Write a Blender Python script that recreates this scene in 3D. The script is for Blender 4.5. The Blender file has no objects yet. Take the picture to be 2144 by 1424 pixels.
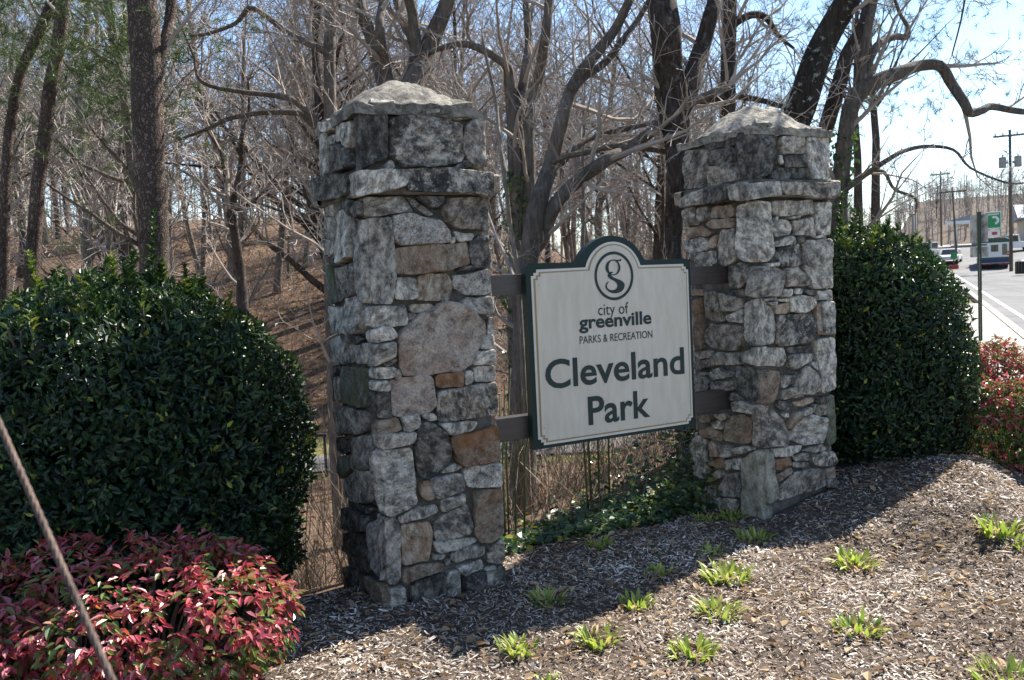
import bpy, bmesh, math, random
import numpy as np
from mathutils import Vector, Matrix, noise
random.seed(7); RNG = np.random.default_rng(7)
R = math.radians
scene = bpy.context.scene
COL = scene.collection

# ---------------------------------------------------------------- camera
cam_d = bpy.data.cameras.new('Camera'); cam = bpy.data.objects.new('Camera', cam_d); COL.objects.link(cam)
cam.matrix_world = Matrix.Translation((0, 0, 1.75)) @ Matrix.Rotation(R(90 - 3.739), 4, 'X') @ Matrix.Rotation(R(-2.688), 4, 'Z')
cam_d.sensor_width = 36; cam_d.lens = 1840 / 2144 * 36
cam_d.clip_start = 0.05; cam_d.clip_end = 3000
cam_d.dof.use_dof = True; cam_d.dof.focus_distance = 5.6; cam_d.dof.aperture_fstop = 6.3
scene.camera = cam
# ---------------------------------------------------------------- world, sun, exposure
SUN_AZ, SUN_EL = R(46), R(44)          # azimuth clockwise from +Y
w = bpy.data.worlds.new('World'); scene.world = w; w.use_nodes = True
nt = w.node_tree; bg = nt.nodes['Background']
sky = nt.nodes.new('ShaderNodeTexSky'); sky.sky_type = 'NISHITA'; sky.sun_disc = False
sky.sun_elevation = SUN_EL; sky.sun_rotation = SUN_AZ; sky.air_density = 1.0; sky.dust_density = .15; sky.ozone_density = 2.2
tc = nt.nodes.new('ShaderNodeTexCoord'); mp = nt.nodes.new('ShaderNodeMapping'); mp.inputs['Scale'].default_value = (1, 1, 2.6)
nz = nt.nodes.new('ShaderNodeTexNoise'); nz.inputs['Scale'].default_value = 2.6; nz.inputs['Detail'].default_value = 9; nz.inputs['Roughness'].default_value = .6
rp = nt.nodes.new('ShaderNodeValToRGB'); rp.color_ramp.elements[0].position = .55; rp.color_ramp.elements[1].position = .78
rp.color_ramp.elements[1].color = (.85, .85, .85, 1)
mx = nt.nodes.new('ShaderNodeMix'); mx.data_type = 'RGBA'; mx.inputs['B'].default_value = (6.3, 6.5, 6.9, 1)
L = nt.links.new
L(tc.outputs['Generated'], mp.inputs['Vector']); L(mp.outputs['Vector'], nz.inputs['Vector']); L(nz.outputs['Fac'], rp.inputs['Fac'])
L(rp.outputs['Color'], mx.inputs['Factor']); L(sky.outputs['Color'], mx.inputs['A']); L(mx.outputs['Result'], bg.inputs['Color'])
bg.inputs['Strength'].default_value = 0.085
sd = bpy.data.lights.new('Sun', 'SUN'); sun = bpy.data.objects.new('Sun', sd); COL.objects.link(sun)
sd.energy = 5.0; sd.angle = R(.53); sd.color = (1, .94, .84)
sv = Vector((math.sin(SUN_AZ) * math.cos(SUN_EL), math.cos(SUN_AZ) * math.cos(SUN_EL), math.sin(SUN_EL)))
sun.rotation_euler = (-sv).to_track_quat('-Z', 'Y').to_euler(); sun.location = sv * 60
vs = scene.view_settings; vs.view_transform = 'Standard'; vs.look = 'None'; vs.exposure = 1.5; vs.gamma = 1

# ---------------------------------------------------------------- helpers
def sstep(t): t = min(1, max(0, t)); return t * t * (3 - 2 * t)
def tag(o, label=None, cat=None, group=None, kind=None):
    if label: o['label'] = label
    if cat: o['category'] = cat
    if group: o['group'] = group
    if kind: o['kind'] = kind
    return o
def empty(name, loc=(0, 0, 0), rz=0, label=None, cat=None, group=None):
    o = bpy.data.objects.new(name, None); COL.objects.link(o); o.location = loc; o.rotation_euler = (0, 0, rz); o.empty_display_size = .1
    return tag(o, label, cat, group)
def link(name, me, mats, parent=None):
    if not isinstance(mats, (list, tuple)): mats = [mats]
    if not me.materials:
        for m in mats: me.materials.append(m)
    o = bpy.data.objects.new(name, me); COL.objects.link(o)
    if parent: o.parent = parent
    return o
def mesh_np(verts, faces, rnd=None, smooth=False):
    """verts (N,3), faces (M,k) arrays -> mesh; rnd = per-vertex float attribute"""
    me = bpy.data.meshes.new('m'); verts = np.asarray(verts, np.float32); faces = np.asarray(faces, np.int32)
    n, k = faces.shape
    me.vertices.add(len(verts)); me.vertices.foreach_set('co', verts.ravel())
    me.loops.add(n * k); me.loops.foreach_set('vertex_index', faces.ravel())
    me.polygons.add(n); me.polygons.foreach_set('loop_start', np.arange(0, n * k, k, dtype=np.int32))
    me.polygons.foreach_set('use_smooth', np.full(n, smooth))
    me.update(calc_edges=True)
    if rnd is not None:
        a = me.attributes.new('rnd', 'FLOAT', 'POINT'); a.data.foreach_set('value', np.asarray(rnd, np.float32))
    return me
class MB:
    def __init__(s): s.v = []; s.f = []; s.m = []; s.mi = 0
    def face(s, idx): s.f.append(idx); s.m.append(s.mi)
    def box(s, x0, x1, y0, y1, z0, z1, M=None):
        b = len(s.v); P = [(x, y, z) for z in (z0, z1) for y in (y0, y1) for x in (x0, x1)]
        s.v += [tuple(M @ Vector(p)) for p in P] if M else P
        for q in ((0, 2, 3, 1), (4, 5, 7, 6), (0, 1, 5, 4), (2, 6, 7, 3), (0, 4, 6, 2), (1, 3, 7, 5)): s.face([b + i for i in q])
        return s
    def prism(s, prof, x0, x1, axis=0):
        """profile points (p,q) extruded along axis"""
        b = len(s.v); n = len(prof)
        for x in (x0, x1):
            for p, q in prof: s.v.append((x, p, q) if axis == 0 else (p, x, q) if axis == 1 else (p, q, x))
        s.face([b + i for i in range(n)]); s.face([b + n + i for i in reversed(range(n))])
        for i in range(n): j = (i + 1) % n; s.face([b + j, b + i, b + n + i, b + n + j])
        return s
    def tube(s, pts, rad, sides=6, cap=True):
        pts = [Vector(p) for p in pts]; b = len(s.v); n = len(pts); nrm = None
        for i, p in enumerate(pts):
            t = (pts[min(i + 1, n - 1)] - pts[max(i - 1, 0)])
            if t.length < 1e-9: t = Vector((0, 0, 1))
            t.normalize()
            if nrm is None: nrm = t.orthogonal().normalized()
            else:
                nrm = nrm - t * nrm.dot(t)
                nrm = nrm.normalized() if nrm.length > 1e-6 else t.orthogonal().normalized()
            bi = t.cross(nrm); r = rad[i] if hasattr(rad, '__len__') else rad
            for k in range(sides):
                a = 2 * math.pi * k / sides; q = p + (nrm * math.cos(a) + bi * math.sin(a)) * r; s.v.append((q.x, q.y, q.z))
        for i in range(n - 1):
            for k in range(sides):
                k2 = (k + 1) % sides; s.face([b + i * sides + k, b + i * sides + k2, b + (i + 1) * sides + k2, b + (i + 1) * sides + k])
        if cap and sides > 3: s.face([b + (n - 1) * sides + k for k in range(sides)]); s.face([b + k for k in reversed(range(sides))])
        return s
    def cyl(s, c, r, h, sides=14, axis='Z', r2=None):
        d = {'X': Vector((1, 0, 0)), 'Y': Vector((0, 1, 0)), 'Z': Vector((0, 0, 1))}[axis]; c = Vector(c)
        return s.tube([c, c + d * h], [r, r if r2 is None else r2], sides)
    def mesh(s, smooth=False, bevel=0):
        me = bpy.data.meshes.new('m'); me.from_pydata(s.v, [], s.f)
        me.polygons.foreach_set('material_index', s.m); me.polygons.foreach_set('use_smooth', [smooth] * len(s.f))
        if bevel:
            bm = bmesh.new(); bm.from_mesh(me); bmesh.ops.remove_doubles(bm, verts=bm.verts, dist=1e-5)
            bmesh.ops.bevel(bm, geom=[e for e in bm.edges if e.calc_face_angle(0) > .5], offset=bevel, segments=2, affect='EDGES', profile=.6)
            bm.to_mesh(me); bm.free()
        me.update(); return me
    def build(s, name, mats, parent=None, smooth=False, bevel=0): return link(name, s.mesh(smooth, bevel), mats, parent)
def children_of(o): return [c for c in bpy.data.objects if c.parent == o]
def copy_tree(o, kids=None):
    c = o.copy(); COL.objects.link(c)
    for ch in (kids if kids is not None else children_of(o)):
        k = ch.copy(); COL.objects.link(k); k.parent = c
    return c

# ---------------------------------------------------------------- materials
def nodes(name):
    m = bpy.data.materials.new(name); m.use_nodes = True; t = m.node_tree
    return m, t, t.nodes['Principled BSDF'], (lambda ty: t.nodes.new(ty)), t.links.new
def ramp(N, stops):
    r = N('ShaderNodeValToRGB'); e = r.color_ramp.elements
    while len(e) < len(stops): e.new(.5)
    for i, (p, c) in enumerate(stops): e[i].position = p; e[i].color = (*c, 1)
    return r
def mat(name, c1, c2=None, scale=6, rough=.8, bump=.2, bscale=None, spec=.3, stretch=(1, 1, 1), metal=0, detail=6):
    m, t, b, N, K = nodes(name); b.inputs['Roughness'].default_value = rough; b.inputs['Specular IOR Level'].default_value = spec; b.inputs['Metallic'].default_value = metal
    tc = N('ShaderNodeTexCoord'); mp = N('ShaderNodeMapping'); mp.inputs['Scale'].default_value = stretch; K(tc.outputs['Object'], mp.inputs['Vector'])
    nz = N('ShaderNodeTexNoise'); nz.inputs['Scale'].default_value = scale; nz.inputs['Detail'].default_value = detail; nz.inputs['Roughness'].default_value = .62; K(mp.outputs['Vector'], nz.inputs['Vector'])
    c2 = c2 or tuple(x * .75 for x in c1)
    r = ramp(N, [(.33, c2), (.67, c1)]); K(nz.outputs['Fac'], r.inputs['Fac']); K(r.outputs['Color'], b.inputs['Base Color'])
    if bump:
        n2 = N('ShaderNodeTexNoise'); n2.inputs['Scale'].default_value = bscale or scale * 4; n2.inputs['Detail'].default_value = 6; K(mp.outputs['Vector'], n2.inputs['Vector'])
        bp = N('ShaderNodeBump'); bp.inputs['Strength'].default_value = bump; bp.inputs['Distance'].default_value = .02; K(n2.outputs['Fac'], bp.inputs['Height']); K(bp.outputs['Normal'], b.inputs['Normal'])
    return m
def flat(name, c, rough=.5, spec=.4, metal=0): return mat(name, c, tuple(x * .9 for x in c), 8, rough, 0, spec=spec, metal=metal)
def leafmat(name, stops, rough=.45, trans=.3, spec=.4, tboost=1.3):
    """colour from the per-leaf 'rnd' attribute; thin leaves let some light through"""
    m, t, b, N, K = nodes(name); at = N('ShaderNodeAttribute'); at.attribute_name = 'rnd'
    r = ramp(N, stops); K(at.outputs['Fac'], r.inputs['Fac']); K(r.outputs['Color'], b.inputs['Base Color'])
    b.inputs['Roughness'].default_value = rough; b.inputs['Specular IOR Level'].default_value = spec
    if trans:
        tr = N('ShaderNodeBsdfTranslucent'); g = N('ShaderNodeMix'); g.data_type = 'RGBA'; g.blend_type = 'MULTIPLY'; g.inputs['Factor'].default_value = 1; g.inputs['B'].default_value = (tboost, tboost, tboost * .7, 1)
        K(r.outputs['Color'], g.inputs['A']); K(g.outputs['Result'], tr.inputs['Color'])
        ms = N('ShaderNodeMixShader'); ms.inputs['Fac'].default_value = trans; K(b.outputs['BSDF'], ms.inputs[1]); K(tr.outputs['BSDF'], ms.inputs[2])
        K(ms.outputs['Shader'], t.nodes['Material Output'].inputs['Surface'])
    return m
def stonemat(name, dark, mid, light, rust=0., lichen=.25, band=1.8, speck=.35, stain=.5, moss=0.):
    m, t, b, N, K = nodes(name); b.inputs['Roughness'].default_value = .88; b.inputs['Specular IOR Level'].default_value = .25
    tc = N('ShaderNodeTexCoord'); oi = N('ShaderNodeObjectInfo')
    ml = N('ShaderNodeMath'); ml.operation = 'MULTIPLY'; ml.inputs[1].default_value = 37.; K(oi.outputs['Random'], ml.inputs[0])
    ad = N('ShaderNodeVectorMath'); ad.operation = 'ADD'; K(tc.outputs['Object'], ad.inputs[0]); K(ml.outputs[0], ad.inputs[1])
    vr = N('ShaderNodeVectorRotate'); vr.rotation_type = 'AXIS_ANGLE'; vr.inputs['Axis'].default_value = (.5, .8, .33); K(ad.outputs[0], vr.inputs['Vector']); K(ml.outputs[0], vr.inputs['Angle'])
    mp = N('ShaderNodeMapping'); mp.inputs['Scale'].default_value = (1, 1, band); K(vr.outputs[0], mp.inputs['Vector'])
    def nz(sc, det, src, ro=.6, dist=0):
        n = N('ShaderNodeTexNoise'); n.inputs['Scale'].default_value = sc; n.inputs['Detail'].default_value = det; n.inputs['Roughness'].default_value = ro; n.inputs['Distortion'].default_value = dist; K(src.outputs[0], n.inputs['Vector']); return n
    n1 = nz(12, 12, mp, .78, .25); r1 = ramp(N, [(.38, dark), (.48, mid), (.585, light)]); K(n1.outputs['Fac'], r1.inputs['Fac'])
    cur = r1.outputs['Color']
    def mixin(fac, col, blend='MIX'):
        nonlocal cur
        x = N('ShaderNodeMix'); x.data_type = 'RGBA'; x.blend_type = blend; K(fac, x.inputs['Factor']); K(cur, x.inputs['A']); x.inputs['B'].default_value = (*col, 1); cur = x.outputs['Result']
    def rfac(n, a, bb, amt):
        r = ramp(N, [(a, (0, 0, 0)), (bb, (amt,) * 3)]); K(n.outputs['Fac'], r.inputs['Fac']); return r.outputs['Color']
    hv = N('ShaderNodeMath'); hv.operation = 'MULTIPLY_ADD'; hv.inputs[1].default_value = .55; hv.inputs[2].default_value = .76; K(oi.outputs['Random'], hv.inputs[0])
    wc = N('ShaderNodeVectorMath'); wc.operation = 'SCALE'; wc.inputs[0].default_value = (1.05, 1.0, .93); K(hv.outputs[0], wc.inputs['Scale'])
    tm = N('ShaderNodeMix'); tm.data_type = 'RGBA'; tm.blend_type = 'MULTIPLY'; tm.inputs['Factor'].default_value = 1; K(cur, tm.inputs['A']); K(wc.outputs[0], tm.inputs['B']); cur = tm.outputs['Result']
    mixin(rfac(nz(85, 5, mp, .7), .5, .62, speck), (.035, .035, .04))
    mixin(rfac(nz(60, 4, ad, .7), .56, .68, speck), (.62, .6, .58))
    if rust: mixin(rfac(nz(6, 6, ad, .6), .44, .64, rust), (.30, .13, .05))
    mixin(rfac(nz(5.5, 9, ad, .74), .53, .585, stain), (.035, .034, .034))
    mixin(rfac(nz(9, 10, vr, .8), .555, .595, lichen), (.60, .60, .56))
    if moss: mixin(rfac(nz(4, 6, ad, .6), .42, .62, moss), (.11, .13, .05))
    K(cur, b.inputs['Base Color'])
    h1 = nz(26, 10, mp, .75, .4); h2 = nz(9, 6, vr, .6)
    am = N('ShaderNodeMath'); am.operation = 'ADD'; K(h1.outputs['Fac'], am.inputs[0]); K(h2.outputs['Fac'], am.inputs[1])
    bp = N('ShaderNodeBump'); bp.inputs['Strength'].default_value = 1.0; bp.inputs['Distance'].default_value = .03; K(am.outputs[0], bp.inputs['Height']); K(bp.outputs['Normal'], b.inputs['Normal'])
    return m
ST = {
 'g': stonemat('stone_grey', (.085, .080, .075), (.36, .34, .31), (.78, .75, .69), lichen=.5, stain=.5),
 's': stonemat('stone_speckled', (.10, .095, .09), (.38, .36, .335), (.66, .64, .60), band=1.3, speck=.8, stain=.12),
 'd': stonemat('stone_dark', (.03, .029, .028), (.085, .080, .075), (.25, .235, .21), lichen=.38, stain=.7, speck=.12),
 'm': stonemat('stone_streaked', (.035, .034, .034), (.20, .19, .175), (.66, .62, .55), lichen=.7, stain=.9, rust=.12),
 'b': stonemat('stone_weathered', (.06, .055, .05), (.23, .212, .19), (.60, .56, .50), lichen=.42, stain=.6, rust=.15),
 't': stonemat('stone_tan', (.12, .09, .065), (.34, .285, .225), (.56, .50, .42), lichen=.2, stain=.25, rust=.5),
 'r': stonemat('stone_rusty', (.12, .07, .045), (.28, .18, .11), (.42, .33, .25), lichen=.12, stain=.35, rust=.9),
 'p': stonemat('stone_pinkish', (.15, .125, .11), (.38, .335, .30), (.54, .49, .45), band=1.2, lichen=.12, stain=.18, rust=.35, speck=.5),
 'w': stonemat('stone_lichened', (.09, .085, .08), (.35, .335, .31), (.76, .73, .67), lichen=.75, stain=.5),
 'o': stonemat('stone_mossy', (.07, .075, .06), (.19, .195, .165), (.34, .34, .30), lichen=.3, stain=.4, moss=.7),
 'q': stonemat('stone_foot_slab', (.14, .135, .115), (.33, .32, .275), (.50, .48, .42), lichen=.2, stain=.12, moss=.25),
 'c': stonemat('stone_cap', (.10, .095, .087), (.25, .238, .215), (.42, .40, .36), band=1.6, lichen=.25, stain=.6, speck=.25),
}
m_mortar = mat('mortar', (.17, .155, .135), (.06, .054, .047), 14, .95, .8, 40)
m_capm = mat('cap_mortar', (.27, .255, .23), (.11, .10, .09), 9, .95, .9, 30)
m_wood = mat('stained_timber', (.070, .054, .049), (.040, .032, .030), 5, .36, .12, 30, spec=.6, stretch=(1, 12, 12))
m_green = mat('sign_green_paint', (.009, .027, .024), (.007, .020, .018), 4, .45, .05, 60)
m_ink = flat('sign_dark_green_letters', (.012, .030, .030), .5)
m_gold = flat('sign_gold_line', (.33, .25, .12), .5)
m_steel = mat('galvanised_steel', (.45, .45, .45), (.3, .3, .3), 20, .4, .1, metal=.8)
STONES_A='''
Fd:-4,265 0,272 7,273 13,272 16,267 15,248 13,245 5,242 -2,240 -5,241 -4,253
Fm:17,267 23,269 40,270 51,269 61,266 60,246 53,244 40,242 25,242 19,245 16,248
Fb:63,264 68,269 75,271 77,264 76,251 72,241 64,244 61,250
Fd:24,271 37,273 37,271 27,270
Fg:38,273 47,274 47,272 38,270
Fg:48,273 59,275 73,273 71,271 60,269 49,269
Fg:9,241 17,245 19,241 11,240
Fd:55,243 61,246 67,243 62,241 54,241
Lg:71,271 55,268 58,245 71,245 73,251
Lg:64,276 46,273 44,269 56,269 65,272
Lg:40,271 13,267 13,261 19,254 30,260 41,262
Lg:53,266 43,265 41,261 54,261
Ld:53,259 37,259 21,253 17,250 19,243 44,244 56,247
F1g:-8,232 -7,237 -3,238 23,239 23,231 13,228 2,226 -8,225
F1m:24,239 45,241 64,239 76,238 77,233 76,225 62,227 44,228 23,228
L1d:71,242 55,243 12,239 16,229 26,228 60,229 71,232
Fb:0,216 1,224 23,225 28,218 28,217 14,216 2,214
Fb:24,225 29,224 40,216 36,215 28,220
Fd:31,225 48,225 46,221 41,219 35,222
Fb:49,224 76,225 75,207 65,206 54,208 48,212 46,218
Fs:16,214 24,216 43,212 50,206 50,200 44,199 20,199 16,201 15,207
Fg:2,213 14,214 15,201 16,191 16,178 12,167 2,167 1,183 2,202|Lb:10,207 3,213 -5,212 -4,202 -1,183 -2,168 9,169 15,179 15,192
Lg:69,228 50,227 52,219 68,220
Lg:71,219 52,218 51,206 69,206
Lg:82,214 73,214 73,207 81,208
Lg:47,220 31,221 22,215 19,194 46,191 49,197
Ld:48,227 25,227 14,221 19,217 29,221 44,223
Ld:18,220 2,223 2,215 11,214
Ft:16,196 23,197 59,199 60,194 61,187 48,184 28,182 16,183
Fg:51,205 64,204 62,200 54,200
Fg:49,201 52,202 52,199 50,199
Fd:62,199 68,203 74,202 75,187 70,184 63,185 61,193
Fd:53,183 59,186 65,186 64,183 56,183
Fg:16,180 22,181 28,180 28,169 21,168 15,169
Ft:29,181 47,182 50,175 47,167 35,167 28,168
Fs:50,180 74,183 75,170 69,169 58,169 50,174
Fg:55,164 58,167 73,167 76,165 77,159 72,157 62,159
Ft:23,165 36,165 38,163 36,161 23,161
Fg:22,160 26,160 24,157 22,157
Fp:40,164 44,167 49,166 58,162 69,153 70,147 67,142 60,130 53,126 33,126 17,126 15,131 15,149 20,154 29,160 37,161
Fg:-1,163 1,165 20,165 21,157 20,154 3,154 -1,156|Lg:14,158 10,163 3,163 3,156 9,155
Fg:-1,152 6,154 12,153 15,149 12,147 2,146 -1,148
Fg:-3,144 2,145 13,145 13,138 7,135 -1,133 -2,134|Lg:27,142 15,145 8,144 8,134 26,133
Fd:4,134 13,136 13,134 8,132
Fg:-3,131 12,132 13,127 9,125 -2,126
Fb:13,130 15,130 15,125 12,125
Fg:-3,124 8,124 8,119 -3,119
Fd:-3,119 7,118 9,104 5,104 -4,105
Fg:72,155 77,154 76,145 71,145
Fg:67,144 76,145 76,137 65,138
Fg:63,136 76,136 76,130 71,128 60,129
Fg:61,127 74,127 75,120 70,118 61,119 60,123
Fr:37,123 40,125 54,125 54,117 40,117 36,119
Fg:55,125 59,125 59,118 55,117
Lb:71,206 50,205 51,196 68,197
Ld:71,196 49,195 41,190 60,190
Lo:77,191 62,191 59,182 57,168 77,167 80,176
Lb:58,188 24,190 18,187 18,173 31,172 52,169 58,180
Lg:80,165 48,165 47,159 56,149 82,149
Lg:38,170 19,171 13,166 18,151 36,149 53,151 49,160
Lg:76,145 59,148 50,144 52,132 77,131 80,139
Lb:48,143 30,144 30,134 48,132 51,137
Ld:49,148 29,149 13,147 26,144 45,146
Ld:82,128 58,129 58,127 80,125
Lo:54,129 16,131 13,122 14,110 30,107 52,109 57,118
Ld:82,123 70,125 72,107 84,107
Lb:69,122 56,123 57,108 69,107
Fp:9,124 19,125 32,125 35,122 36,108 32,104 17,103 10,105 9,113
Fm:37,115 55,116 73,117 76,113 76,99 65,98 46,97 37,98 36,104
Fg:26,103 31,104 35,102 35,99 30,99
Ft:-3,103 12,103 14,97 10,95 0,94 -3,98
Fg:15,103 25,104 25,97 20,95 15,95
Fg:-3,95 3,95 22,94 22,89 13,87 2,87 -3,90
Fd:26,99 32,98 41,90 43,81 41,73 33,68 25,67 23,71 21,80 23,91
Fg:37,97 54,96 62,94 58,91 44,89
Fr:44,88 57,89 76,91 75,71 63,70 52,70 48,74 44,81
Fg:36,69 45,73 51,70 45,68
Fw:1,85 4,86 19,85 20,78 20,54 14,51 4,49 1,51 1,60 1,74|Lw:6,84 -2,86 0,74 0,60 -1,52 4,60 8,73
Fs:52,69 75,69 77,65 76,56 72,55 53,58 51,64
Fg:29,65 45,67 50,65 51,57 44,55 33,54 30,59
Ft:23,65 28,66 32,55 27,54 23,58
Lb:80,102 58,104 58,90 76,85 82,90
Lb:56,102 39,106 20,105 14,96 33,91 53,90
Ld:61,86 40,90 43,87 57,85
Ld:76,83 47,86 46,80 63,75 75,76
Lb:40,88 14,93 9,82 13,74 37,69 45,73
Lo:79,71 49,76 48,69 66,59 79,58
Lb:61,60 33,70 10,73 9,67 11,56 36,50 61,49
Ft:58,54 66,55 76,53 76,41 76,26 67,22 59,24 56,31 58,44
Fg:36,53 51,54 51,49 38,46 35,48
Fb:31,41 38,44 52,48 55,35 53,30 42,29 32,30 30,34
Fg:9,47 18,50 32,51 33,47 25,45 11,44
Fw:0,49 8,47 10,38 8,13 5,10 1,12 -1,26|Lo:21,40 4,48 1,48 4,25 1,13 13,15 26,19
Ft:11,43 28,41 29,34 26,20 12,20 10,22
Fg:29,29 56,27 58,25 42,22 32,23
Fg:40,20 46,22 61,22 61,17 43,15 40,17
Fb:64,18 72,23 77,22 76,9 69,9 63,11
Fg:45,11 59,14 60,9 49,6 46,9
Ft:10,18 20,18 34,17 34,14 22,11 10,10
Fb:28,22 37,21 34,19 28,20
Fg:36,17 39,18 39,15 36,15
Fd:15,7 26,10 34,10 36,7 35,0 14,0
Fg:37,10 44,10 44,0 36,0
Fd:48,5 61,6 61,0 48,-1
Fb:62,6 77,6 77,-2 62,-1
Fg:61,8 68,8 69,6 61,7
Fg:2,8 11,7 13,-2 4,-4 1,-4
Ld:57,46 36,49 13,51 22,47 42,45
Ld:73,39 42,44 25,43 26,36 53,28 72,27
Ld:71,23 26,34 27,20 56,13 73,12
Ld:73,1 51,5 53,-17 76,-24
Lt:47,3 6,10 0,-2 17,-9 49,-11
Ld:63,12 29,18 28,10 48,6 64,6'''
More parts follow.
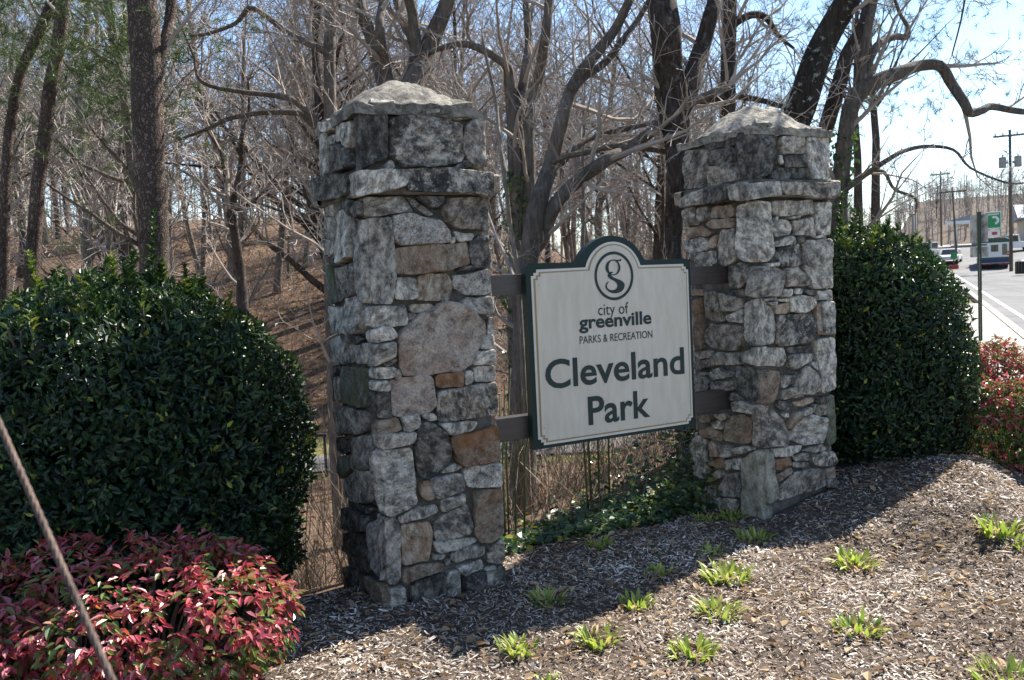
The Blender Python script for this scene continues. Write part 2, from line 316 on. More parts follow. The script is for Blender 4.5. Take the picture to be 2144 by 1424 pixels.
STONES_B='''
Lb:70,268 48,266 45,261 49,239 56,238 69,240 71,253
Ld:43,264 21,264 19,254 32,252 43,254
Lb:47,253 21,253 14,244 14,240 35,239 46,239
Ld:50,270 40,270 16,270 16,265 41,265
Fd:1,271 19,269 20,260 16,243 1,238 0,252|Ld:13,272 0,272 0,252 0,238 8,240 12,248 13,259
Fb:27,268 49,271 50,258 29,256
Fd:30,255 50,256 51,248 30,247
Fg:22,254 26,256 27,249 23,250
Fd:15,242 22,246 51,247 51,241 35,239 16,239
Fg:52,269 76,272 76,245 73,239 56,239 52,250
Fb:19,271 37,273 37,271 20,269
L1g:73,232 59,236 47,236 47,227 73,226
L1d:46,235 20,237 19,227 34,226 46,227
F1g:-11,235 19,236 20,227 1,225 -12,224|L1g:18,236 5,237 2,236 2,225 18,226
F1b:20,236 40,236 40,228 21,227
F1b:41,236 70,236 74,232 73,225 58,226 41,228
Lb:74,224 60,225 61,212 74,212
Lg:58,224 48,224 48,216 54,213 59,217
Lt:43,223 21,223 20,216 26,214 44,216
Lt:49,211 42,214 21,213 22,207 36,207 44,209
Lt:74,210 54,210 43,206 47,203 73,203
Lg:74,200 56,202 48,199 48,193 64,190 73,193
Lt:44,200 38,203 38,196 40,193 46,194
Lb:31,206 20,206 18,195 19,183 30,180 37,182 36,196
Lb:64,190 43,191 43,180 64,180
Lg:42,189 38,191 39,182 43,182
Fg:0,223 14,223 15,210 17,187 11,181 0,182|Lb:17,222 1,223 2,182 13,183 17,191
Fg:15,222 21,224 21,214 17,215
Fb:22,223 56,224 56,214 23,213
Fg:59,222 74,223 73,200 65,198 58,207
Fg:17,211 21,213 20,208 16,207
Fg:17,204 23,210 31,210 35,205 32,200 19,199
Fb:35,209 55,212 58,203 57,198 38,200
Fg:32,212 43,213 41,211 33,211
Fg:18,195 34,199 37,197 37,193 19,192
Fd:39,198 46,198 48,195 40,194
Fg:57,198 65,200 66,198 58,197
Fg:48,195 74,196 74,160 54,160 52,167 46,175
Fm:21,190 42,193 43,180 40,177 24,178 21,183
Fg:9,180 20,180 20,178 10,178
Lb:27,179 15,181 8,179 9,169 16,163 26,165 28,172
Lt:66,163 55,162 54,159 67,159
Lt:67,155 56,157 56,140 59,118 67,118
Lb:53,162 41,161 36,151 32,140 39,139 54,142
Lb:38,161 26,158 14,156 13,151 20,147 33,147 36,153
Ld:27,162 11,162 10,157 20,158
Lg:28,144 14,148 13,139 27,140
Lb:56,131 47,137 15,137 14,129 18,119 33,118 48,120 56,126
Lb:67,115 47,117 49,112 62,110
Lg:51,111 40,116 18,117 17,109 41,107 49,106
Lb:66,109 51,110 49,106 65,101
Lg:52,100 41,104 25,103 26,100 48,95
Lg:67,98 55,98 51,94 54,85 67,84
Lb:49,93 26,96 26,89 48,87
Lg:61,100 56,100 56,97 61,97
Fg:2,178 15,178 26,173 26,168 22,157 1,157|Lg:7,178 -1,178 0,157 8,158
Fw:2,155 15,148 17,136 15,125 7,123 1,123|Lw:10,153 2,155 -2,155 0,123 6,123 12,129
Fb:28,176 39,177 52,167 49,163 29,163
Fg:24,161 33,161 32,156 24,156
Fg:35,161 43,161 43,157 36,158
Fd:46,160 56,159 56,155 49,156
Fg:59,158 75,158 75,151 60,152
Fg:5,155 17,156 18,154 7,154
Fg:8,152 18,153 16,148
Fg:20,154 30,154 30,152 21,153
Ft:18,150 30,151 31,146 28,144 17,144
Fg:32,154 42,156 57,153 57,148 46,143 33,145
Ft:58,149 61,149 62,139 61,127 57,127
Fg:63,150 75,150 75,131 73,125 64,127 63,139
Fm:18,140 21,143 52,142 56,132 53,123 35,121 19,121 17,128
Fw:1,121 24,119 26,112 22,107 1,109|Lw:14,118 3,121 0,121 0,109 4,109 15,111
Fd:28,119 51,119 52,115 37,114 29,116
Fg:29,112 38,114 51,113 50,109 34,103 29,107
Fw:56,123 73,124 75,106 74,85 61,83 60,94 57,112
Fg:51,106 57,107 58,100 53,104
Fw:36,101 46,105 58,96 60,87 51,83 36,85 35,94
Ld:22,107 11,108 1,104 2,89 4,83 17,86 23,91 25,98
Ft:1,105 11,104 19,103 18,91 12,82 1,82 -1,87
Fg:21,99 35,99 34,94 22,91
Fb:21,88 34,91 36,86 42,83 22,83
Lg:28,79 19,82 3,80 4,74 26,74
Lb:28,86 23,88 17,84 19,82 28,82
Lt:66,65 53,68 51,64 62,61
Lg:51,62 43,65 37,62 41,59 50,59
Lb:51,68 35,71 34,68 40,65
Lt:65,55 51,59 38,55 39,50 51,50 64,52
Lt:34,63 26,71 10,72 7,66 10,53 18,51 37,51 37,57
Lm:74,45 65,51 56,48 55,29 58,18 72,16 74,30
Lt:53,48 45,47 43,38 52,36
Lb:44,45 31,50 29,40 40,37
Lg:28,46 13,50 8,48 16,44 25,43
Lr:55,31 44,36 38,37 36,30 45,29
Lg:29,38 17,40 18,32 28,31
Lb:36,36 29,37 30,30 35,29
Lt:56,21 42,28 42,22 49,18 54,19
Lb:41,28 35,29 36,26 41,23
Lb:43,14 37,25 22,29 21,11 38,8 44,10
Lb:65,11 46,15 45,8 63,4
Lg:61,2 42,7 41,-1 61,-6
Lb:39,7 22,9 23,3 39,-1
Lb:72,14 65,16 65,-5 73,-6
Lr:56,16 45,18 48,15
Fb:1,81 12,76 19,69 24,62 23,50 10,50 0,51|Lb:7,61 4,73 -1,80 1,51 6,54
Lq:16,40 3,48 -2,47 -2,29 0,4 22,0 19,21|Fd:3,46 10,46 11,28 14,14 4,9 2,22
Fd:17,82 30,81 31,77 25,74 17,77
Ft:32,79 51,81 52,78 41,76 33,77
Fd:54,80 67,81 67,76 56,76
Fo:69,80 74,80 75,72 74,46 67,43 64,47 67,59
Fb:51,75 66,75 66,67 57,67 51,71
Fg:39,71 50,74 50,70 42,68
Ft:26,64 33,73 39,71 40,67 31,61 25,61
Fg:19,72 27,72 27,69 21,70
Fw:25,57 41,67 51,68 66,64 65,52 60,46 40,48 28,53
Fg:11,48 40,47 38,44 26,41 12,43
Fg:40,43 60,45 66,41 52,40
Fb:29,41 45,40 46,36 31,37
Fr:12,40 26,40 29,35 15,33 12,34
Fb:30,36 45,34 43,31 30,33
Fm:49,37 57,40 71,38 75,30 69,28 52,31
Ft:12,29 27,33 28,29 15,23 11,26
Fb:25,25 31,29 59,27 61,16 49,13 15,11 15,20
Ft:63,26 73,26 74,19 64,19
Fb:64,18 73,17 73,11 63,13'''
LIMBS={
'pine_a':['-4.04,10.00,0.80,0.190 -4.00,10.00,2.08,0.158 -3.96,10.00,3.53,0.166 -3.94,10.00,4.48,0.174 -3.94,10.00,5.07,0.158 -3.92,10.00,5.85,0.136 -3.87,10.00,7.12,0.098 -3.78,10.00,8.61,0.054',
 '-3.88,10.00,4.23,0.082 -3.76,10.00,4.59,0.060 -3.71,10.00,5.06,0.060 -3.65,10.00,5.83,0.043 -3.55,10.00,6.85,0.024'],
'pine_b':['-6.68,12.00,0.57,0.111 -6.54,12.00,1.74,0.098 -6.30,12.00,3.28,0.091 -6.04,12.00,4.54,0.088 -5.89,12.00,5.16,0.088 -5.76,12.00,5.78,0.091 -5.55,12.00,7.01,0.072 -5.28,12.00,8.82,0.046'],
'pine_c':['-7.34,12.60,0.53,0.089 -7.15,12.60,2.71,0.075 -7.03,12.60,3.75,0.068 -6.92,12.60,4.38,0.068 -6.72,12.60,5.03,0.068 -6.45,12.60,5.52,0.068 -6.29,12.60,5.83,0.068 -6.07,12.60,6.38,0.062 -5.73,12.60,7.66,0.041'],
'clump':['-1.35,11.00,1.17,0.287 -1.26,11.00,2.83,0.251 -1.24,11.00,3.47,0.227 -1.16,11.00,3.88,0.179 -1.05,11.00,4.28,0.138 -0.90,11.00,4.64,0.120 -0.71,11.00,5.00,0.102 -0.60,11.00,5.23,0.096 -0.43,11.00,5.74,0.078 -0.21,11.00,6.69,0.042',
 '-1.25,11.00,3.24,0.167 -1.29,11.00,3.71,0.143 -1.37,11.00,4.12,0.120 -1.47,11.00,4.41,0.102 -1.56,11.00,4.86,0.090 -1.70,11.00,5.23,0.078 -1.75,11.00,5.63,0.066 -1.89,11.00,6.65,0.036',
 '-1.25,11.00,3.41,0.120 -1.29,11.00,3.88,0.084 -1.37,11.00,4.35,0.066 -1.38,11.00,4.79,0.054 -1.36,11.00,5.27,0.048 -1.34,11.00,5.95,0.036 -1.30,11.00,6.96,0.018',
 '-1.09,11.00,4.10,0.120 -1.03,11.00,4.33,0.102 -1.04,11.00,4.79,0.078 -1.15,11.00,5.04,0.060 -1.26,11.00,5.32,0.048 -1.41,11.00,5.95,0.030',
 '-1.01,11.00,4.50,0.078 -1.01,11.00,5.01,0.066 -1.05,11.00,5.25,0.060 -1.08,11.00,5.71,0.048 -1.08,11.00,6.62,0.024'],
'arching':['-2.73,13.50,1.53,0.125 -2.59,13.50,3.98,0.110 -2.60,13.50,4.45,0.095 -2.55,13.50,5.40,0.088 -2.50,13.50,6.10,0.081 -2.42,13.50,6.94,0.066 -2.29,13.50,8.38,0.033',
 '-2.62,13.50,4.06,0.059 -2.74,13.50,4.13,0.055 -3.00,13.50,4.42,0.051 -3.14,13.50,4.50,0.048 -3.67,13.50,4.54,0.040 -4.21,13.50,4.48,0.037 -4.57,13.50,4.36,0.029 -5.04,13.50,4.20,0.018',
 '-2.63,13.50,4.09,0.051 -3.00,13.50,4.54,0.048 -3.30,13.50,4.69,0.044 -3.83,13.50,4.75,0.037 -4.36,13.50,4.89,0.029 -4.47,13.50,5.29,0.022 -4.52,13.50,5.64,0.015',
 '-2.55,13.50,5.32,0.055 -3.07,13.50,5.61,0.048 -3.47,13.50,5.94,0.044 -3.72,13.50,6.06,0.040 -4.08,13.50,5.99,0.033 -4.52,13.50,5.85,0.026 -4.81,13.50,5.82,0.018'],
'spread':['0.06,9.00,0.23,0.127 0.15,9.00,1.51,0.113 0.20,9.00,1.95,0.108 0.32,9.00,2.46,0.093 0.49,9.00,2.96,0.078 0.60,9.00,3.35,0.068 0.74,9.00,3.71,0.066 0.96,9.00,3.98,0.059 1.19,9.00,4.26,0.049 1.34,9.00,4.52,0.044 1.50,9.00,4.79,0.034 1.76,9.00,5.33,0.020',
 '0.71,9.00,3.65,0.049 0.85,9.00,3.79,0.044 1.08,9.00,3.95,0.042 1.27,9.00,4.16,0.037 1.50,9.00,4.47,0.032 1.64,9.00,4.69,0.024 1.89,9.00,5.14,0.012',
 '0.25,9.00,2.09,0.088 0.35,9.00,2.19,0.083 0.48,9.00,2.47,0.073 0.68,9.00,2.69,0.068 0.99,9.00,2.89,0.064 1.24,9.00,3.02,0.059 1.56,9.00,3.23,0.054 1.78,9.00,3.36,0.044 2.12,9.00,3.47,0.029',
 '0.46,9.00,2.90,0.044 0.59,9.00,2.95,0.039 0.74,9.00,3.11,0.037 1.01,9.00,3.26,0.034 1.52,9.00,3.37,0.027 1.79,9.00,3.43,0.022',
 '0.47,9.00,2.92,0.037 0.59,9.00,2.97,0.032 0.84,9.00,3.01,0.032 1.14,9.00,3.05,0.032 1.59,9.00,2.93,0.027 1.77,9.00,2.86,0.022'],
'twin':['0.06,11.00,0.74,0.126 0.12,11.00,2.29,0.096 0.14,11.00,3.13,0.096 0.14,11.00,3.74,0.084 0.12,11.00,4.23,0.072 0.08,11.00,4.40,0.054 -0.18,11.00,4.61,0.048 -0.43,11.00,4.67,0.042 -0.75,11.00,4.64,0.030 -1.02,11.00,4.56,0.018',
 '0.16,11.00,3.46,0.078 0.25,11.00,4.04,0.066 0.36,11.00,4.56,0.060 0.40,11.00,4.79,0.054 0.38,11.00,5.19,0.048 0.36,11.00,5.87,0.030',
 '0.27,11.00,2.16,0.084 0.30,11.00,3.17,0.078 0.32,11.00,3.73,0.072 0.43,11.00,4.09,0.072 0.56,11.00,4.62,0.060 0.63,11.00,5.06,0.054 0.67,11.00,5.52,0.042 0.77,11.00,6.59,0.021'],
'sapling':['0.09,8.30,1.26,0.025 0.08,8.30,1.87,0.020 0.04,8.30,2.23,0.020 0.01,8.30,2.61,0.018 -0.03,8.30,3.07,0.018 -0.05,8.30,3.48,0.016 -0.13,8.30,3.91,0.014 -0.14,8.30,4.10,0.009'],
'furrow':['1.66,8.50,0.89,0.102 1.65,8.50,1.54,0.088 1.62,8.50,2.10,0.085 1.64,8.50,2.76,0.106 1.64,8.50,3.18,0.139 1.62,8.50,3.50,0.143 1.58,8.50,4.00,0.139 1.57,8.50,4.35,0.139 1.56,8.50,4.79,0.120 1.56,8.50,6.09,0.069',
 '1.68,8.50,3.27,0.092 1.81,8.50,3.54,0.097 1.93,8.50,3.80,0.088 2.01,8.50,3.98,0.083 2.12,8.50,4.32,0.076 2.28,8.50,4.76,0.060 2.48,8.50,5.62,0.032'],
'midtrunk':['3.08,12.50,1.28,0.115 3.15,12.50,3.56,0.105 3.17,12.50,4.24,0.105 3.26,12.50,5.53,0.102 3.31,12.50,6.17,0.088 3.44,12.50,8.08,0.048',
 '3.25,12.50,5.07,0.061 3.29,12.50,5.20,0.061 3.56,12.50,5.34,0.054 3.82,12.50,5.34,0.048 4.12,12.50,5.19,0.034 4.31,12.50,4.96,0.020',
 '3.17,12.50,4.19,0.048 3.05,12.50,4.15,0.048 2.75,12.50,4.11,0.041 2.48,12.50,4.02,0.027',
 '3.18,12.50,4.22,0.048 3.62,12.50,4.20,0.044 3.96,12.50,4.09,0.037 4.29,12.50,4.00,0.020'],
'lichen':['2.87,9.20,1.77,0.160 2.97,9.20,2.91,0.150 3.09,9.20,3.41,0.155 3.24,9.20,3.82,0.145 3.42,9.20,4.19,0.130 3.58,9.20,4.48,0.125 3.80,9.20,4.85,0.110 4.23,9.20,5.68,0.070'],
'ivied':['3.66,10.40,1.76,0.102 3.73,10.40,3.04,0.090 3.78,10.40,3.45,0.090 3.88,10.40,3.80,0.090 4.03,10.40,4.18,0.085 4.23,10.40,4.50,0.076 4.36,10.40,4.82,0.073 4.49,10.40,5.19,0.057 4.78,10.40,5.98,0.028'],
'curved':['3.69,9.70,1.32,0.111 3.67,9.70,2.06,0.100 3.69,9.70,2.61,0.095 3.73,9.70,3.22,0.087 3.84,9.70,3.58,0.095 4.07,9.70,3.73,0.084 4.34,9.70,3.82,0.071 4.58,9.70,3.90,0.061 4.74,9.70,3.86,0.058 4.91,9.70,3.69,0.055 5.00,9.70,3.47,0.053 5.08,9.70,3.35,0.047 5.23,9.70,3.38,0.045 5.39,9.70,3.43,0.040 5.68,9.70,3.35,0.034 6.14,9.70,3.29,0.024',
 '3.90,9.70,3.65,0.063 3.97,9.70,3.76,0.058 4.03,9.70,3.95,0.053 4.14,9.70,4.13,0.047 4.30,9.70,4.24,0.042 4.47,9.70,4.30,0.037 4.59,9.70,4.29,0.032 4.63,9.70,4.43,0.026 4.60,9.70,4.64,0.021 4.52,9.70,5.04,0.011',
 '3.70,9.70,2.58,0.037 3.94,9.70,2.75,0.032 4.15,9.70,2.90,0.026 4.33,9.70,2.97,0.024 4.54,9.70,3.00,0.021 4.72,9.70,2.92,0.016 4.93,9.70,2.73,0.013 5.19,9.70,2.54,0.011 5.45,9.70,2.54,0.008',
 '3.83,9.70,2.69,0.024 4.05,9.70,2.79,0.021 4.24,9.70,2.78,0.021 4.39,9.70,2.60,0.018 4.60,9.70,2.48,0.016 4.79,9.70,2.33,0.008',
 '3.88,9.70,3.61,0.058 3.98,9.70,4.31,0.047 4.14,9.70,4.91,0.040 4.45,9.70,5.30,0.032 4.97,9.70,5.32,0.024 5.37,9.70,5.00,0.018 5.58,9.70,4.64,0.013 5.65,9.70,4.23,0.008',
 '4.92,9.70,5.32,0.024 5.14,9.70,4.96,0.016 5.20,9.70,4.56,0.011 5.27,9.70,4.15,0.008'],
'forked':['-5.47,18.00,0.95,0.117 -5.46,18.00,1.73,0.108 -5.50,18.00,2.32,0.098 -5.54,18.00,3.19,0.088 -5.57,18.00,3.48,0.088',
 '-5.58,18.00,3.43,0.068 -5.63,18.00,3.87,0.064 -5.72,18.00,4.40,0.054 -5.82,18.00,4.74,0.044 -6.08,18.00,5.14,0.029 -6.25,18.00,5.43,0.020',
 '-5.55,18.00,3.48,0.068 -5.44,18.00,3.86,0.064 -5.28,18.00,4.43,0.054 -5.13,18.00,4.90,0.044 -5.00,18.00,5.37,0.029 -4.87,18.00,5.93,0.015',
 '-5.54,18.00,3.46,0.039 -5.22,18.00,3.61,0.034 -4.95,18.00,3.89,0.024 -4.69,18.00,4.31,0.015',
 '-5.71,18.00,4.35,0.034 -6.13,18.00,4.37,0.029 -6.76,18.00,4.45,0.015'],
}
EMB_S='0.6134,1.7756 0.6305,1.7885 0.6486,1.7920 0.6626,1.7844 0.6481,1.7832 0.6405,1.7746 0.6470,1.7596 0.6823,1.7434 0.7216,1.7299 0.7462,1.7111 0.7489,1.6901 0.7330,1.6639 0.7032,1.6492 0.6631,1.6445 0.6240,1.6540 0.5964,1.6760 0.5903,1.6969 0.5984,1.7172 0.6132,1.7266 0.6252,1.7249 0.6105,1.7167 0.6025,1.6993 0.6075,1.6832 0.6248,1.6706 0.6534,1.6675 0.6791,1.6764 0.6886,1.6927 0.6844,1.7107 0.6670,1.7262 0.6388,1.7392 0.6179,1.7518 0.6114,1.7639'
EMB_EAR='0.6654,1.8724 0.6882,1.8670 0.7099,1.8670 0.7271,1.8766 0.7292,1.8605 0.7167,1.8567 0.6879,1.8611'
EMB_OUT='0.6611,1.8726 0.6917,1.8646 0.7124,1.8432 0.7198,1.8163 0.7120,1.7898 0.6871,1.7687 0.6559,1.7640 0.6226,1.7752 0.6021,1.7936 0.5963,1.8203 0.6046,1.8465 0.6306,1.8664'
EMB_IN='0.6607,1.8655 0.6841,1.8577 0.6977,1.8395 0.7017,1.8168 0.6948,1.7922 0.6780,1.7750 0.6562,1.7710 0.6372,1.7788 0.6258,1.7958 0.6212,1.8195 0.6280,1.8429 0.6411,1.8602'
CLUMPS=[(0.13, 4.81, 0.104), (-0.04, 4.15, 0.113), (0.35, 4.2, 0.126), (0.77, 4.03, 0.126), (1.0, 4.49, 0.134), (0.62, 4.69, 0.102), (0.82, 5.19, 0.085), (1.19, 5.05, 0.151), (1.2, 5.49, 0.075), (1.54, 5.75, 0.125), (2.0, 5.17, 0.14), (1.62, 4.19, 0.131), (2.95, 5.29, 0.173), (2.04, 3.65, 0.149), (0.07, 3.76, 0.072), (0.51, 5.72, 0.093), (1.32, 6.23, 0.085), (1.54, 6.25, 0.102), (2.96, 5.11, 0.083)]
# ---------------------------------------------------------------- terrain
UX, UY = .8796, .4758              # direction of the pillar line; its normal (-UY, UX) points away from the street
EX, EY = .4226, .9063              # direction of the street
AX, AY = -.764, 4.791
def zr(al): return float(np.interp(al, [-60, 0, 20, 91, 116, 140, 220, 600], [0, 0, .05, .85, 3.3, 4.2, 14, 40]))
def ground(x, y):
    q = (x - AX) * -UY + (y - AY) * UX; s = (x - AX) * UX + (y - AY) * UY
    lat = x * EY - y * EX; al = x * EX + y * EY
    q0 = .35 + 1.3 * sstep((-.35 - s) / .9) + 1.6 * sstep((s - 3.7) / 1.5)
    d = max(0, q - q0)
    zl = -2.6 * (1 - math.exp(-d * .5 / 2.6 * 1.25)) if d > 0 else 0
    mound = .26 * sstep((s - 2.6) / 1.8) * sstep((q + 3.2) / 2.2) * (1 - sstep((q - 1.2) / 2)) * (1 - sstep((lat - .35) / .55))
    hf = 1 - .55 * sstep((x + 6) / 16)
    hill = max(0, y - 26 - .12 * max(0, x)) * .42
    zl += 14 * (1 - math.exp(-hill / 14)) * hf
    if y > 8: zl += .25 * noise.noise(Vector((x * .15, y * .15, 3))) * sstep((y - 8) / 8)
    w = sstep((lat + 6.5) / 5.5)
    if al > 100: w *= 1
    z = zl * (1 - w) + (zr(al) - .05) * w + mound
    if lat > 60: z += (lat - 60) * .08
    if q < .6: z += .025 * noise.noise(Vector((x * 1.3, y * 1.3, 0))) + .012 * noise.noise(Vector((x * 4, y * 4, 5)))
    return z
def ax_points(c, lo, hi, fine, n):
    t = np.linspace(-1, 1, n); k = 5.2; v = np.sinh(k * t) / math.sinh(k)
    return np.where(v < 0, c + v * (c - lo), c + v * (hi - c))
gx = ax_points(.5, -500, 600, 0, 190); gy = ax_points(6, -300, 900, 0, 210)
GV = np.array([(x, y, ground(x, y)) for y in gy for x in gx]); nx, ny = len(gx), len(gy)
ii = np.arange(nx * ny).reshape(ny, nx); GF = np.stack([ii[:-1, :-1], ii[:-1, 1:], ii[1:, 1:], ii[1:, :-1]], -1).reshape(-1, 4)
# zone: 0 mulch bed, .5 leaf litter, 1 rough grass
def zone(x, y):
    q = (x - AX) * -UY + (y - AY) * UX; s = (x - AX) * UX + (y - AY) * UY; lat = x * EY - y * EX
    if q < .5 + 1.3 * sstep((-.35 - s) / .9) + 1.6 * sstep((s - 3.7) / 1.5) and s < 6 and y < 12: return 0
    if x * EX + y * EY > 118: return 0
    if lat > -1.5 or (20 < y < 26 and x < 4): return 1
    return .5
m_ground, t, b, N, K = nodes('ground_soil'); at_ = N('ShaderNodeAttribute'); at_.attribute_name = 'rnd'
tcg = N('ShaderNodeTexCoord')
def gn(sc, det=8):
    n = N('ShaderNodeTexNoise'); n.inputs['Scale'].default_value = sc; n.inputs['Detail'].default_value = det; n.inputs['Roughness'].default_value = .7; K(tcg.outputs['Object'], n.inputs['Vector']); return n
n1 = gn(18); n2 = gn(1.3); n3 = gn(5)
ra = ramp(N, [(.3, (.05, .037, .028)), (.7, (.15, .118, .095))]); rb = ramp(N, [(.25, (.05, .036, .026)), (.5, (.135, .088, .06)), (.75, (.24, .165, .115))]); rc = ramp(N, [(.3, (.10, .085, .04)), (.7, (.16, .16, .06))])
K(n1.outputs['Fac'], ra.inputs['Fac']); K(n3.outputs['Fac'], rb.inputs['Fac']); K(n2.outputs['Fac'], rc.inputs['Fac'])
f1 = ramp(N, [(.2, (0, 0, 0)), (.4, (1, 1, 1))]); f2 = ramp(N, [(.65, (0, 0, 0)), (.85, (1, 1, 1))]); K(at_.outputs['Fac'], f1.inputs['Fac']); K(at_.outputs['Fac'], f2.inputs['Fac'])
x1 = N('ShaderNodeMix'); x1.data_type = 'RGBA'; x2 = N('ShaderNodeMix'); x2.data_type = 'RGBA'
K(f1.outputs['Color'], x1.inputs['Factor']); K(ra.outputs['Color'], x1.inputs['A']); K(rb.outputs['Color'], x1.inputs['B'])
K(f2.outputs['Color'], x2.inputs['Factor']); K(x1.outputs['Result'], x2.inputs['A']); K(rc.outputs['Color'], x2.inputs['B']); K(x2.outputs['Result'], b.inputs['Base Color'])
b.inputs['Roughness'].default_value = .95; b.inputs['Specular IOR Level'].default_value = .1
bp = N('ShaderNodeBump'); bp.inputs['Strength'].default_value = .8; bp.inputs['Distance'].default_value = .03; K(n1.outputs['Fac'], bp.inputs['Height']); K(bp.outputs['Normal'], b.inputs['Normal'])
og = link('ground', mesh_np(GV, GF, [zone(v[0], v[1]) for v in GV], True), m_ground); tag(og, kind='structure')

# street: asphalt, kerb, sidewalk, edge line
def strip(name, l0, l1, a0, a1, dz, m, da=2., nl=2, under=None):
    al = np.arange(a0, a1 + .01, da); ls = np.linspace(l0, l1, nl); V = []; F = []
    for a in al:
        for l in ls: V.append((l * EY + a * EX, -l * EX + a * EY, zr(a) + dz))
    n = len(ls)
    for i in range(len(al) - 1):
        for j in range(n - 1): F.append((i * n + j, i * n + j + 1, (i + 1) * n + j + 1, (i + 1) * n + j))
    me = bpy.data.meshes.new('m'); me.from_pydata(V, [], F)
    if under:
        bm = bmesh.new(); bm.from_mesh(me); r = bmesh.ops.extrude_face_region(bm, geom=bm.faces[:]); bmesh.ops.translate(bm, vec=(0, 0, -under), verts=[g for g in r['geom'] if isinstance(g, bmesh.types.BMVert)])
        bmesh.ops.recalc_face_normals(bm, faces=bm.faces); bm.to_mesh(me); bm.free()
    return tag(link(name, me, m), kind='structure')
m_asph = mat('asphalt', (.145, .145, .148), (.085, .085, .088), .45, .9, .3, 40)
m_conc = mat('concrete', (.34, .32, .285), (.22, .21, .19), 2.2, .9, .2, 30)
m_line = mat('road_paint', (.75, .75, .72), (.5, .5, .48), 3, .7, 0)
strip('road', 2.05, 16, -40, 119, .0, m_asph, 3)
strip('forecourt_pavement', 16.05, 42, 70, 119, .02, m_conc, 3)
strip('station_yard', 2.1, 42, 119.1, 142, .02, m_conc, 3)
strip('parking_pavement', -7, 2.0, 84, 116, .03, m_asph, 3)
strip('kerb', 1.85, 2.04, -40, 84, .12, m_conc, 3, under=.3)
strip('far_kerb', 9.9, 10.1, 30, 78, .12, m_conc, 3, under=.3)
strip('far_sidewalk', 10.12, 13, 30, 78, .11, m_conc, 3, under=.3)
strip('road_edge_line', 2.5, 2.62, -40, 80, .006, m_line, 3)
for i in range(29):                                             # sidewalk slabs with open joints
    o = strip('sidewalk', .95, 1.83, -10 + i * 1.5, -8.515 + i * 1.5, .115, m_conc, .7425, under=.25)
# park path down in the hollow
V = []; F = []
for i in range(15):
    x = -16 + i * 1.6; y = 22.2 + .05 * x + .3 * math.sin(x * .3); z = max(ground(x, y - 1), ground(x, y), ground(x, y + 1)) + .05
    V += [(x, y - 1, z), (x, y + 1, z)]
for i in range(14): F.append((2 * i, 2 * i + 2, 2 * i + 3, 2 * i + 1))
me = bpy.data.meshes.new('m'); me.from_pydata(V, [], F); tag(link('path', me, m_asph), kind='structure')
# ---------------------------------------------------------------- stone pillars
PW = .75
RZ = math.atan2(UY, UX)
def outline(P, sp, seed):
    c = [Vector(p) for p in P]; out = []
    n = len(c)
    for i in range(n):                                   # one corner-cutting pass rounds the corners a little
        a, b_ = c[i], c[(i + 1) % n]; l = (b_ - a).length; k = min(.22, .012 / max(l, 1e-4)); out += [a.lerp(b_, k), b_.lerp(a, k)]
    res = []
    n = len(out)
    for i in range(n):
        a, b_ = out[i], out[(i + 1) % n]; k = max(1, int(round((b_ - a).length / sp)))
        for j in range(k): res.append(a.lerp(b_, j / k))
    for i, p in enumerate(res):
        q = Vector((p.x * 14, p.y * 14, seed)); p += Vector((noise.noise(q), noise.noise(q + Vector((31, 7, 3))))) * .009
    return res
def stone(groups, frames, rng, mat_):
    """groups: list of (frame key, plane offset, [(a,z) metres]); each becomes a rounded slab; all in one mesh"""
    bm = bmesh.new()
    for fk, o, P in groups:
        fr = frames[fk]; seed = rng.uniform(0, 90)
        xs = [p[0] for p in P]; ys = [p[1] for p in P]; size = min(max(xs) - min(xs), max(ys) - min(ys))
        O = outline(P, .028, seed); cen = sum(O, Vector((0, 0))) / len(O)
        pr = rng.uniform(.006, .034) if o == 0 else rng.uniform(.004, .018)
        tx, ty = rng.uniform(-.10, .10), rng.uniform(-.10, .10)
        amp = min(.022, .006 + size * .07)
        rings = []
        def ins(p, d): v = cen - p; l = max(v.length, 1e-5); return p + v * min(d / l, .45)
        spec = [(0, -.085, 0), (0, -.012, 0), (.0025, pr * .7, .5), (.008, pr * .98, .9)]
        for d, dep, rl in spec: rings.append([(ins(p, d), dep, rl) for p in O])
        last = [q[0] for q in rings[-1]]
        for f in (.74, .48, .22): rings.append([(cen + (p - cen) * f, pr, 1) for p in last])
        VV = []
        for rg in rings:
            row = []
            for p, dep, rl in rg:
                if rl:
                    q = Vector((p.x * 7, p.y * 7, seed)); h = noise.noise(q) * amp + abs(noise.noise(q * 2.3)) * -amp * .8 + noise.noise(q * 5) * amp * .35
                    dep = dep + rl * (h + (p.x - cen.x) * tx + (p.y - cen.y) * ty)
                row.append(bm.verts.new(fr(p.x, p.y, o + dep)))
            VV.append(row)
        cv = bm.verts.new(fr(cen.x, cen.y, o + pr + noise.noise(Vector((cen.x * 7, cen.y * 7, seed))) * amp))
        n = len(O)
        for i in range(len(VV) - 1):
            for j in range(n): bm.faces.new((VV[i][j], VV[i][(j + 1) % n], VV[i + 1][(j + 1) % n], VV[i + 1][j]))
        for j in range(n): bm.faces.new((VV[-1][j], VV[-1][(j + 1) % n], cv))
    bmesh.ops.recalc_face_normals(bm, faces=bm.faces)
    for f in bm.faces: f.smooth = True
    me = bpy.data.meshes.new('stone'); bm.to_mesh(me); bm.free(); me.materials.append(mat_)
    try: me.set_sharp_from_angle(angle=R(24))
    except Exception: pass
    return me
FR = {'F': lambda a, z, d: (a, -d, z), 'L': lambda b_, z, d: (-d, b_, z),
      'R': lambda b_, z, d: (PW + d, b_, z), 'K': lambda a, z, d: (a, PW + d, z)}
sl = R(27)
